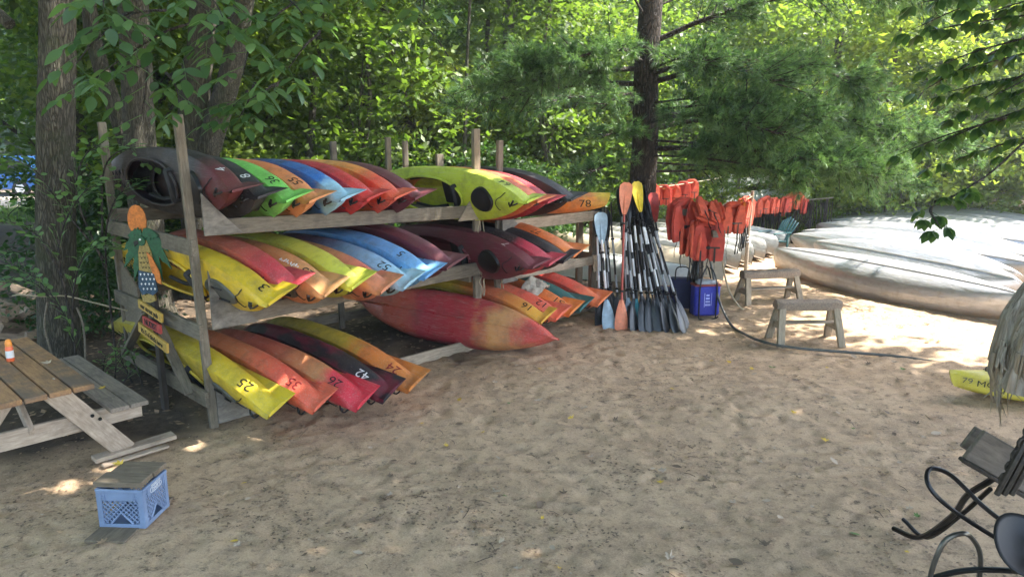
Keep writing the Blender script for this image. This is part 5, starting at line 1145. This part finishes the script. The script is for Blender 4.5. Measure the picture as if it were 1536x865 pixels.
P3 = proto('beech_tree', blobs_for(3, 16, 3.2, 2.2, 10.5, 1.5), 14000, .19, 33, M_leaf, 10.5, .2, 22)
P3D = proto('beech_tree', blobs_for(3, 16, 3.2, 2.2, 10.5, 1.5), 14000, .19, 33, M_leaf, 10.5, .2, 22) if 0 else None
P4 = proto('young_tree', blobs_for(4, 9, 1.5, .6, 4.6, .95), 8000, .13, 34, M_leafY, 4.6, .06, 22)
P5 = proto('shrub', blobs_for(5, 7, 1.0, .35, 1.7, .7), 5500, .10, 35, M_leafD, 1.6, .035, 20)
P6 = proto('shrub', blobs_for(6, 7, 1.1, .35, 2.0, .75), 5500, .10, 36, M_leafY, 1.8, .035, 20)
def place(P, x, y, s, rot, label, cat, group):
    nm, tm, cm, mat = P; t = thing(nm, label, cat, T(x, y, 0) @ RZ(rot) @ S(s, s, s), group); link('trunk', tm, M_bark, t); link('crown', cm, mat, t)
JT = random.Random(17); gw = 'trees of the woodland behind the racks'
rows = [(P1, [(-8.2, 13.9), (-15.5, 17), (-8.2, 18.5), (-5.6, 21), (-2.8, 24), (2.6, 26), (6.0, 25.5), (10.2, 25), (14.5, 23.5), (18.5, 20), (-19.5, 23), (9.3, 30), (-1, 33)]),
        (P2, [(-7.0, 16), (-3.8, 18.6), (-.9, 23.5), (3.9, 21.8), (7.9, 23), (11.8, 21.3), (15.6, 19.8), (-10.5, 22), (-5, 27), (12.4, 28), (-13.5, 28), (5.5, 31), (18, 25)]),
        (P3, [(-11.8, 21), (-7.5, 25), (-4.2, 32), (1.0, 28.5), (8.6, 34), (14.8, 31), (20, 29), (24, 22), (-10, 33), (3, 38), (11, 40), (-18, 36), (19, 38), (26, 33), (-4, 42)])]
allt = [q for P, L_ in rows for q in L_]; cnt = dict(left=0, right=0, middle=0)
def side_of(q): return 'left' if q[0] < -3 else ('right' if q[0] > 6 else 'middle')
def rank(lst, side, q): return ORD[sorted([w_ for w_ in lst if side is None or side_of(w_) == side], key=lambda w_: w_[0]/w_[1]).index(q)]
for P, L_ in rows:
    for (x, y) in L_:
        side = 'left' if x < -3 else ('right' if x > 6 else 'middle')
        cnt[side] += 1; rk_ = rank(allt, side, (x, y)); place(P, x+JT.uniform(-.4, .4), y+JT.uniform(-.4, .4), JT.uniform(.9, 1.2), JT.uniform(0, 6.28), {'left': f'{rk_} woodland tree from the left in the left background behind the big trunks', 'right': f'{rk_} woodland tree from the left in the right background beyond the canoes', 'middle': f'{rk_} woodland tree from the left in the middle background behind the racks'}[side], 'tree', gw+' '+side)
gy_ = 'young trees at the woodland edge'
L1 = [(-6.4, 13.2), (-3.0, 14.6), (-1.4, 16.6), (.8, 16.4), (1.9, 18.6), (4.6, 19.8), (9.6, 20.4), (11.4, 18.2), (6.9, 21.5), (-5.2, 15.6), (13.6, 17.6), (-.2, 18.6), (-2.4, 19.6)]
for (x, y) in L1:
    place(P4, x, y, JT.uniform(.85, 1.25), JT.uniform(0, 6.28), f'young bright leaved tree, {rank(L1, None, (x, y))} from the left along the wood edge', 'tree', gy_)
gs = 'dark shrubs under the trees'
L2 = [(-5.2, 9.0, .6), (-6.7, 11.6, 1.0), (-6.0, 12.4, 1.1), (-4.4, 13.0, 1.0), (-3.0, 12.4, 1.0), (-1.6, 13.6, 1.1), (-.2, 14.6, 1.1), (-2.2, 15.8, 1.3), (.6, 15.4, 1.0), (-8.2, 20.5, 1.3)]
for (x, y, s) in L2:
    place(P5, x, y, s*JT.uniform(.85, 1.15), JT.uniform(0, 6.28), f'dark green shrub, {rank(L2, None, (x, y, s))} from the left under the trees behind the racks', 'shrub', gs)
gs2 = 'sunny shrubs beyond the beach'
L3 = [(3.2, 17.6, .7), (4.9, 19.0, .8), (7.3, 18.0, .75), (8.7, 18.8, .9), (9.9, 19.4, 1.0), (11.6, 20.4, 1.2), (13.2, 19.8, 1.1), (14.6, 18.6, 1.2), (16.4, 18.0, 1.2), (2.4, 20.2, .9), (1.4, 22, 1.2), (6.3, 23, 1.3), (15.8, 14.6, .9), (17.2, 16, 1.2), (13.6, 11.4, .6), (-.8, 21, 1.1), (18.5, 14.5, 1.3)]
for (x, y, s) in L3:
    place(P6, x, y, s*JT.uniform(.85, 1.15), JT.uniform(0, 6.28), f'yellow-green shrub, {rank(L3, None, (x, y, s))} from the left in the light beyond the beach', 'shrub', gs2)
for (x, y, lab) in [(-9.2, 4.6, 'leafy tree left of the frame shading the picnic table'), (-8.0, -.5, 'leafy tree behind and left of the camera'), (-4.5, -6.5, 'leafy tree behind the camera'), (-12.5, 9.0, 'leafy tree at the far left shading the firewood')]:
    place(P3, x, y, 1.15, x, lab, 'tree', 'trees shading the left side')  # out of view, added to darken the left side
place(P4, 9.0, 17.6, 1.25, .6, 'bright yellow-green young tree glowing in the sun right of the pine', 'tree', None)
place(P4, 3.0, 17.8, 1.15, 2.6, 'sunlit young tree seen through the pine boughs', 'tree', None)
# the deep wood that closes the view: one mass nobody could count
rs = np.random.RandomState(77); n_ = 46000; C = np.stack([rs.uniform(-52, 58, n_), rs.uniform(43, 56, n_), rs.uniform(0, 17, n_)], -1); V, F = leaves_np(C, .75, rs, aspect=.8); tt_ = rs.rand(n_)
tag(link('distant_woodland', mesh_from_np('distant_woodland', V, F, np.concatenate([tt_, tt_]), M_leafD), M_leafD), 'dense leafy woodland closing the background', None, kind='stuff')
tag(link('hillside', MB().add([(-90, 57, -1), (90, 57, -1), (90, 70, 20), (-90, 70, 20)], [(0, 1, 2, 3)]).mesh('hillside', False), plain('hillside_green', (.03, .05, .02), 1, scale=.5)), None, None, kind='structure')

# tall trees just outside the frame on the right and behind: they shade the foreground
def shade_crown(nm, seed, poly_test, n, size, z0, z1, holes, centre):
    rs = np.random.RandomState(seed); C = []
    while len(C) < n:
        c0 = np.array([rs.uniform(-3, 15), rs.uniform(-6, 15), rs.uniform(z0, z1)]); 
        if not poly_test(c0[0], c0[1], c0[2]): continue
        m_ = rs.randint(30, 70); pts = c0+rs.normal(size=(m_, 3))*np.array([.42, .42, .16]); C.extend(pts.tolist())
    C = np.array(C); g = SUN
    gxp = C[:, 0]-C[:, 2]*g.x/g.z; gyp = C[:, 1]-C[:, 2]*g.y/g.z; keep = np.ones(len(C), bool)
    for hx, hy, hr in holes: keep &= ((gxp-hx)**2+(gyp-hy)**2) > (hr*rs.uniform(.6, 1.25, len(C)))**2
    for hx, hy, hr, pb in SOFT: keep &= (((gxp-hx)**2+((gyp-hy)*1.4)**2) > (hr*rs.uniform(.5, 1.3, len(C)))**2) | (rs.rand(len(C)) > pb)
    C = C[keep]-np.array(centre); V, F = leaves_np(C, size, rs, tilt=.5, aspect=.7); t = rs.rand(len(C)); return mesh_from_np(nm, V, F, np.concatenate([t, t]), M_leaf)
SOFT = [(2.9, 6.3, 1.3, .55), (3.9, 5.0, .8, .5), (-.6, 4.0, .9, .4), (1.4, 3.5, .8, .4), (-3.3, 5.0, .6, .5), (.9, 7.6, .8, .5), (-1.0, 5.6, .6, .3)]
HOLES = [(-1.81, 8.05, .42), (-1.45, 8.3, .35), (-1.27, 8.2, .38), (-2.29, 5.97, .26), (-2.75, 5.76, .24), (-2.3, 6.3, .22), (-1.8, 6.8, .24), (-1.35, 7.2, .25), (-3.1, 6.5, .18), (-2.8, 6.9, .2), (-2.4, 7.2, .2), (-2.0, 7.6, .24), (-3.4, 5.0, .26), (-3.0, 5.25, .22), (2.6, 6.6, .14), (3.3, 6.9, .18), (3.9, 5.9, .14), (3.6, 5.2, .12), (2.2, 9.9, .3), (1.0, 8.9, .2)]
gxs, gzs = SUN.x/SUN.z, SUN.y/SUN.z
def in_shade(x, y, z):
    px = x-z*gxs; py = y-z*gzs     # where this leaf's shadow lands
    lim = 2.9 + (10.1-py)*.62 if py > 6 else 9      # the sun reaches the sand to the right of this line
    return px < lim-.2 and py < 9.2 and px > -6.5 and py > -4
t = thing('shade_tree', 'tall leafy tree right of the frame whose crown shades the sand', 'tree', (9.6, 3.0, 0))
link('trunk', trunk_mesh('shade_trunk', [(0, 0, -.1), (.1, 0, 2.5), (-.1, 0, 5), (-.8, .3, 8), (-1.5, .6, 10.5)], .32, .12, [([(-.1, 0, 4.6), (-1.5, 1.5, 6.4), (-3.4, 3, 8)], .14, .04), ([(-.2, 0, 5.2), (-1.5, -1, 7), (-4, -1.6, 8.6)], .14, .04), ([(-.3, 0, 6), (-2.6, .8, 7.6), (-6, 1.4, 8.8)], .13, .03), ([(0, 0, 5), (.2, 2.2, 7), (-.6, 5.2, 8.4)], .12, .03)], mat=M_bark, seed=4), M_bark, t)
link('crown', shade_crown('shade_crown', 5, in_shade, 120000, .26, 6.6, 10.2, HOLES, (9.6, 3.0, 0)), M_leaf, t)

# ---------------------------------------------------------------- near branches with separate leaves
def leaf_single(L=1.0, asp=.46, fold=.12, curl=.12, n=6):
    V = [(0, 0, 0)]; F = []
    prof = [math.sin(math.pi*(k/n)**.85)**.9 for k in range(1, n)]
    for k in range(1, n):
        x = L*k/n; w_ = asp*L/2*prof[k-1]; z = -curl*L*(k/n)**2; V += [(x, -w_, z+fold*w_), (x, 0, z), (x, w_, z+fold*w_)]
    V.append((L, 0, -curl*L)); F += [(0, 1, 2), (0, 2, 3)]
    for k in range(n-2):
        a = 1+3*k; F += [(a, a+3, a+4, a+1), (a+1, a+4, a+5, a+2)]
    a = 1+3*(n-2); F += [(a, len(V)-1, a+1), (a+1, len(V)-1, a+2)]
    me = bpy.data.meshes.new('leaf'); me.from_pydata(V, [], F); me.polygons.foreach_set('use_smooth', [True]*len(F)); me.validate(); return me
LF1 = leaf_single(asp=.5); LF2 = leaf_single(asp=.62, curl=.2, fold=.2); LF3 = leaf_single(asp=.72, curl=.08)
def add_leaf(parent, p, d, size, mat, me, rr, roll=.5):
    d = d.normalized(); z = Vector((rr.gauss(0, roll), rr.gauss(0, roll), 1)); y = z.cross(d).normalized(); z = d.cross(y); M = Matrix((d, y, z)).transposed().to_4x4(); M.translation = p
    link('leaf', me, mat, parent, M @ S(size, size, size))
def branch(label, base, stems, leafmat, size, per, seed, kind='ash', cat='branch', group=None, bark=None, droop=.25, nm='leafy_branch'):
    """stems: list of polylines (local); compound leaves set along each"""
    rr = random.Random(seed); t = thing(nm, label, cat, base, group); mb = MB(); petioles = MB()
    for st in stems:
        sp = smooth_path(st, 5); n = len(sp); mb.tube(sp, [.012-.009*i/(n-1) for i in range(n)], 6)
        for k in range(per):
            q = .25+.75*k/max(1, per-1); i = min(int(q*(n-1)), n-2); p0 = sp[i].lerp(sp[i+1], q*(n-1)-i if i < n-1 else 1); ax = (sp[i+1]-sp[i]).normalized()
            s = ax.cross(Vector((0, 0, 1))).normalized()*(1 if k % 2 else -1); d = (ax*.7+s*rr.uniform(.4, 1.1)+Vector((0, 0, rr.uniform(-droop, .15)))).normalized()
            if kind == 'ash':
                L = size*rr.uniform(1.4, 2.2); e = p0+d*L+Vector((0, 0, -.12*L)); petioles.tube([p0, p0.lerp(e, .5)+Vector((0, 0, .03*L)), e], .0022, 4)
                sd = d.cross(Vector((0, 0, 1))).normalized()
                for f in (.45, .75):
                    for g in (-1, 1): add_leaf(t, p0.lerp(e, f), d*.55+sd*g+Vector((0, 0, -.25+rr.uniform(-.25, .1))), size*rr.uniform(.75, 1.05), leafmat, LF1, rr, .35)
                add_leaf(t, e, d+Vector((0, 0, -.35)), size*rr.uniform(.9, 1.2), leafmat, LF1, rr, .3)
            elif kind == 'palm':
                e = p0+d*size*.7; petioles.tube([p0, e], .0022, 4); sd = d.cross(Vector((0, 0, 1))).normalized()
                for g in (-1.3, -.6, 0, .6, 1.3): add_leaf(t, e, d*math.cos(g)+sd*math.sin(g)+Vector((0, 0, -.45+rr.uniform(-.2, .1))), size*rr.uniform(.8, 1.15)*(1-.12*abs(g)), leafmat, LF2, rr, .3)
            else:
                e = p0+d*size*rr.uniform(.3, 2.4)+Vector((0, 0, rr.uniform(-.3, .8)*size)); petioles.tube([p0, e], .0015, 4); add_leaf(t, e, d+Vector((0, 0, rr.uniform(-.3, .1))), size*rr.uniform(.7, 1.2), leafmat, LF3, rr, .3)
    mb.build('stem', bark or M_barkdark, t); petioles.build('leaf_stalks', leafmat, t, kind='stuff'); return t
def rst(seed, starts, L, n, dz=-.05, spread=.6, main=(0, -1, 0)):
    rr = random.Random(seed); out = []
    for s in starts:
        d = Vector(main)+Vector((rr.gauss(0, spread), rr.gauss(0, spread), rr.gauss(dz, .15))); d.normalize(); pts = [Vector(s)]
        for k in range(n): pts.append(pts[-1]+d*L/n+Vector((rr.gauss(0, .02), rr.gauss(0, .02), dz*L/n*(k+1)*.5)))
        out.append(pts)
    return out
branch('leafy ash bough hanging at top left in front of the broad trunk', (-2.6, 5.6, 3.25), rst(1, [(0, 0, .45), (.2, .1, .5), (-.3, 0, .4), (.35, 0, .35), (.0, .2, .2), (-.1, -.1, .15), (.25, .1, .1)], .75, 4, -.22, .5), M_bigleaf, .15, 5, 11)
branch('leafy ash bough hanging at upper left, above the tall front rack post', (-1.75, 5.7, 3.1), rst(2, [(0, 0, .45), (.2, .1, .4), (-.3, .1, .35), (.3, .1, .2), (-.15, 0, .1)], .6, 4, -.22, .5), M_bigleaf, .145, 5, 12)
branch('low ash sprig drooping left of the front rack post, pale green leaves', (-2.72, 5.7, 2.95), rst(3, [(0, 0, .12), (.12, 0, .05), (-.1, .1, .1)], .45, 3, -.2, .5), M_bigleaf, .12, 4, 13)
branch('low ash sprig drooping right of the front rack post', (-1.95, 5.75, 2.82), rst(4, [(0, 0, .1), (.15, .1, .1), (-.1, .1, .05), (.25, 0, .12)], .5, 3, -.2, .5), M_bigleaf, .12, 4, 14)
branch('ash bough high at the top edge left of centre', (-.95, 6.6, 3.45), rst(5, [(0, 0, .3), (-.3, 0, .35), (.2, .1, .3)], .7, 4, -.16, .5), M_bigleaf, .14, 4, 15)
branch('dark chestnut leaf cluster dangling over the canoes', (2.72, 4.75, 2.08), rst(6, [(0, 0, 0), (.05, .05, .03)], .28, 3, -.1, .6, (-.7, 0, -.1))+[[Vector((1.1, .15, .75)), Vector((.7, .1, .5)), Vector((.35, .03, .2)), Vector((0, 0, 0))]], M_shadeleaf, .10, 4, 16, 'palm')
branch('dark broad leaved bough coming in from the right edge at mid height', (3.85, 4.9, 2.85), rst(7, [(0, 0, 0), (0, .1, .15), (.0, 0, .28), (-.1, .1, -.1), (.1, 0, .4), (.1, .1, -.2), (0, .2, .5)], 1.0, 4, -.12, .35, (-1, 0, -.1)), M_shadeleaf, .11, 8, 17, 'palm')
branch('dark broad leaved bough filling the right edge under the pine', (3.85, 5.0, 3.15), rst(8, [(0, 0, 0), (0, .2, .2), (.1, 0, .38), (-.1, .1, .1), (.1, 0, -.15), (.2, .1, .5)], .9, 4, -.12, .35, (-1, 0, -.1)), M_shadeleaf, .11, 8, 18, 'palm')
branch('sunlit leafy bough in the top right corner', (4.1, 5.6, 3.55), rst(9, [(0, 0, 0), (0, .2, .2), (.1, 0, .3), (-.2, .1, .1), (0, .1, -.2)], 1.1, 4, -.08, .35, (-1, 0, -.05)), M_bigleaf, .13, 8, 19, 'palm')
branch('sapling with small round leaves growing in front of the thick trunk', (-4.35, 6.95, 0), [[Vector((0, 0, 0)), Vector((.02, 0, .6)), Vector((-.15, -.05, 1.1)), Vector((-.5, -.1, 1.4))], [Vector((.02, 0, .6)), Vector((.1, 0, 1.1)), Vector((.3, -.05, 1.45)), Vector((.6, -.1, 1.5))], [Vector((.02, 0, .8)), Vector((0, 0, 1.5)), Vector((.25, 0, 1.95)), Vector((.5, -.05, 2.1))], [Vector((0, 0, .7)), Vector((-.25, 0, 1.1)), Vector((-.55, 0, 1.15)), Vector((-.8, 0, 1.1))], [Vector((0, 0, 1.2)), Vector((-.2, 0, 1.6)), Vector((-.45, 0, 1.75)), Vector((-.3, 0, 1.9))]], M_sapleaf, .085, 34, 20, 'round', 'sapling', nm='sapling')
branch('leafy sapling reaching across the left rear rack post', (-4.15, 7.35, 0), [[Vector((0, 0, .3)), Vector((.02, 0, 1.4)), Vector((.2, -.05, 1.9)), Vector((.45, -.1, 2.05))], [Vector((0, 0, 1.2)), Vector((-.2, 0, 1.9)), Vector((-.1, 0, 2.3)), Vector((.2, -.05, 2.5))], [Vector((0, 0, 1.3)), Vector((-.35, 0, 1.8)), Vector((-.6, 0, 2.2)), Vector((-.9, 0, 2.3))], [Vector((0, 0, 1.5)), Vector((.1, 0, 2.2)), Vector((.35, 0, 2.4)), Vector((.55, 0, 2.3))]], M_sapleaf, .085, 34, 21, 'round', 'sapling', nm='sapling')
branch('low dark seedling between the bench and the rack', (-4.1, 7.15, 0), rst(22, [(0, 0, 0), (.15, .1, 0), (-.2, .1, 0), (.3, .0, 0), (.1, -.1, 0)], .4, 3, 0, .5, (0, 0, 1)), M_sapleaf, .06, 12, 22, 'round', 'seedling', nm='seedling')
# bare climbing stems and a cord by the thick trunk
o = MB().tube(smooth_path([(-4.55, 6.9, 0), (-4.52, 6.9, .35), (-4.56, 6.9, .7), (-4.5, 6.9, .95)], 4), .010, 5).tube(smooth_path([(-4.48, 6.85, .0), (-4.32, 6.85, .12), (-4.2, 6.88, .35), (-4.18, 6.9, .7), (-4.22, 6.9, .9)], 4), .010, 5).build('bare_stems', M_wood)
tag(o, 'two thin bare stems curving up beside the thick trunk', 'stems')
o = MB().tube(smooth_path([(-5.25, 7.5, .88), (-5.05, 7.33, .93), (-4.8, 7.30, .92), (-4.62, 7.4, .90), (-4.3, 7.4, .82), (-3.95, 7.45, .72), (-3.88, 7.5, .74)], 5), .008, 5).build('cord', M_rope)
tag(o, 'thin cord tied round the thick trunk and running to the rack post', 'cord')

# ---------------------------------------------------------------- litter on the ground
LM = []
for q, c in enumerate([(.62, .42, .06), (.30, .20, .12), (.42, .33, .24), (.16, .11, .07), (.12, .20, .05)]): LM.append(plain('dry_leaf_%s' % 'abcde'[q], c, .8, var=.3, scale=40))
LM[0].name = 'yellow_leaf'; LM[1].name = 'brown_leaf'; LM[2].name = 'tan_leaf'; LM[3].name = 'dark_leaf'; LM[4].name = 'green_leaf'
def lobed_leaf(seed):
    r_ = random.Random(seed); pts = []; n_ = 18
    for k in range(n_):
        a_ = 2*math.pi*k/n_; q = (.5 if k % 3 == 0 else .26 if k % 3 == 1 else .34)*r_.uniform(.8, 1.2); pts.append((q*math.cos(a_), q*.8*math.sin(a_), .22*q*q*4*r_.uniform(.2, 1)))
    me = bpy.data.meshes.new('fallen_leaf'); me.from_pydata([(0, 0, 0)]+pts, [], [(0, k+1, (k+1) % n_+1) for k in range(n_)]); return me
DL = [lobed_leaf(1), lobed_leaf(2), leaf_single(asp=.55, curl=-.12, fold=.25)]
JL = random.Random(31)
for i in range(330):
    y = 3.0+JL.random()**.9*6.5; x = JL.uniform(-.62, .62)*y
    if x < -2.5 and y > 5: continue
    k = JL.choices(range(5), [1.4, 4, 4, 4, .4])[0]; s = JL.uniform(.04, .10)
    o = link('fallen_leaf', DL[JL.randrange(3)], LM[k], None, T(x, y, ground_z(x, y)+.012) @ RZ(JL.uniform(0, 6.28)) @ RY(JL.uniform(-.25, .25)) @ RX(JL.uniform(-.3, .3)) @ S(s, s, s))
    nm = ['yellow', 'brown', 'pale tan', 'dark brown', 'green'][k]; tag(o, f'small {nm} fallen leaf lying on the open sand', 'leaf', f'{nm} fallen leaves on the sand')
for x, y, z, s, lab in ((-2.70, 4.66, .335, .09, 'curled yellow leaf on the left corner of the crate lid'), (-3.45, 5.85, .455, .08, 'curled yellow leaf on the picnic bench'), (-3.72, 5.60, .755, .09, 'dry tan leaf on the picnic tabletop'), (-3.05, 5.12, .01, .08, 'yellow leaf on the sand in front of the board by the table leg')):
    o = link('fallen_leaf', DL[0], LM[2] if 'tan' in lab else LM[0], None, T(x, y, z) @ RZ(s*70) @ RX(.2) @ S(s, s, s)); tag(o, lab, 'leaf')
rs = np.random.RandomState(8)
def litter(nm, n, fx, size, mats, label, seed):
    rs = np.random.RandomState(seed); C = fx(rs, n); C[:, 2] = [ground_z(a, b)+.004 for a, b in C[:, :2]]
    V, F = leaves_np(C, size, rs, tilt=.35, aspect=.6, fold=.6); V = V.reshape(-1, 4, 3); b = C[:, None, :]; V = b+(V-b)*np.array([1, 1, .45]); V[:, :, 2] = np.maximum(V[:, :, 2], b[:, :, 2]-.001); V = V.reshape(-1, 3)
    tag(link(nm, mesh_from_np(nm, V, F, None, mats), mats), label, None, kind='stuff')
def sand_f(rs, n):
    y = 2.9+rs.rand(n)**1.0*7.5; x = rs.uniform(-.68, .68, n)*(y+.5); c = fbm(x*.8, y*1.1, 3, 4)*1.1+fbm(x*4, y*4, 8, 2)*.9; ok = c+rs.normal(0, .10, n) > .22; return np.stack([x, y, y*0], -1)[ok]
litter('wood_chips', 17000, sand_f, .03, LM[3], 'dark bits of bark and leaf trodden into the sand', 1)
litter('leaf_crumbs', 14000, sand_f, .034, LM[1], 'brown leaf crumbs scattered over the sand', 2)
litter('pale_crumbs', 1400, sand_f, .024, LM[2], 'pale leaf crumbs scattered over the sand', 5)
def soil_f(rs, n): return np.stack([rs.uniform(-12, 1.6, n), rs.uniform(6.2, 19, n), rs.rand(n)], -1)
def soil_keep(rs, n):
    C = soil_f(rs, n); d = (C[:, 0]+2.68)*-.719+(C[:, 1]-6.18)*.695; return C[d > -.1+rs.rand(len(C))*.6]
litter('leaf_litter', 9000, soil_keep, .075, LM[1], 'dead leaves covering the woodland floor behind the racks', 3); litter('dark_litter', 7000, soil_keep, .07, LM[3], 'dark rotting leaves on the woodland floor', 4)
tw2 = MB(); JS = random.Random(12)
for i in range(80):
    y = 3+JS.random()*7; x = JS.uniform(-.62, .66)*y; a = JS.uniform(0, 3.14); L = JS.uniform(.03, .14); z = ground_z(x, y)+.004; tw2.tube([(x, y, z), (x+L*.5*math.cos(a), y+L*.5*math.sin(a), z+.006), (x+L*math.cos(a+.08), y+L*math.sin(a+.08), z)], .0022, 3, cap=False)
tag(tw2.build('twigs', M_post), 'thin dead twigs scattered on the sand', None, kind='stuff')
# grass at the woodland edge
rs = np.random.RandomState(55); n_ = 16000; gx_ = np.concatenate([rs.uniform(-17, -7, n_//2), rs.uniform(2.2, 16, n_//2)]); gy2 = np.concatenate([rs.uniform(21, 26.5, n_//2), rs.uniform(17.6, 22, n_//2)])
C = np.stack([gx_, gy2, np.zeros(n_)], -1); h = rs.uniform(.08, .3, (n_, 1)); a = rs.uniform(0, 6.28, n_); d = np.stack([np.cos(a), np.sin(a), a*0], -1)*.012; V = np.stack([C-d, C+d, C+np.array([0, 0, 1])*h+rs.normal(0, .05, (n_, 3))], 1).reshape(-1, 3); F = np.arange(n_*3).reshape(-1, 3)
tag(link('grass', mesh_from_np('grass', V, F, rs.rand(n_), M_grass), M_grass), 'tufts of grass at the edge of the wood', None, kind='stuff')
# ---------------------------------------------------------------- thin haze volume added mostly to imitate the veil of lens glare
m = bpy.data.materials.new('haze_air'); m.use_nodes = True; nt = m.node_tree; nt.nodes.clear()
pv = nt.nodes.new('ShaderNodeVolumePrincipled'); pv.inputs['Color'].default_value = (.93, .96, 1, 1); pv.inputs['Density'].default_value = .0018; pv.inputs['Anisotropy'].default_value = .3
ou = nt.nodes.new('ShaderNodeOutputMaterial'); nt.links.new(pv.outputs[0], ou.inputs['Volume'])
hz = MB().add([(x, y, z) for z in (-2, 20.5) for x, y in ((-95, -8), (95, -8), (95, 72), (-95, 72))], [(3, 2, 1, 0), (4, 5, 6, 7), (0, 1, 5, 4), (1, 2, 6, 5), (2, 3, 7, 6), (3, 0, 4, 7)]).build('haze', m, smooth=False)
hz['kind'] = 'stuff'; hz['label'] = 'thin pale haze in the air between the trees'
sc.cycles.volume_bounces = 0; sc.cycles.volume_step_rate = 5
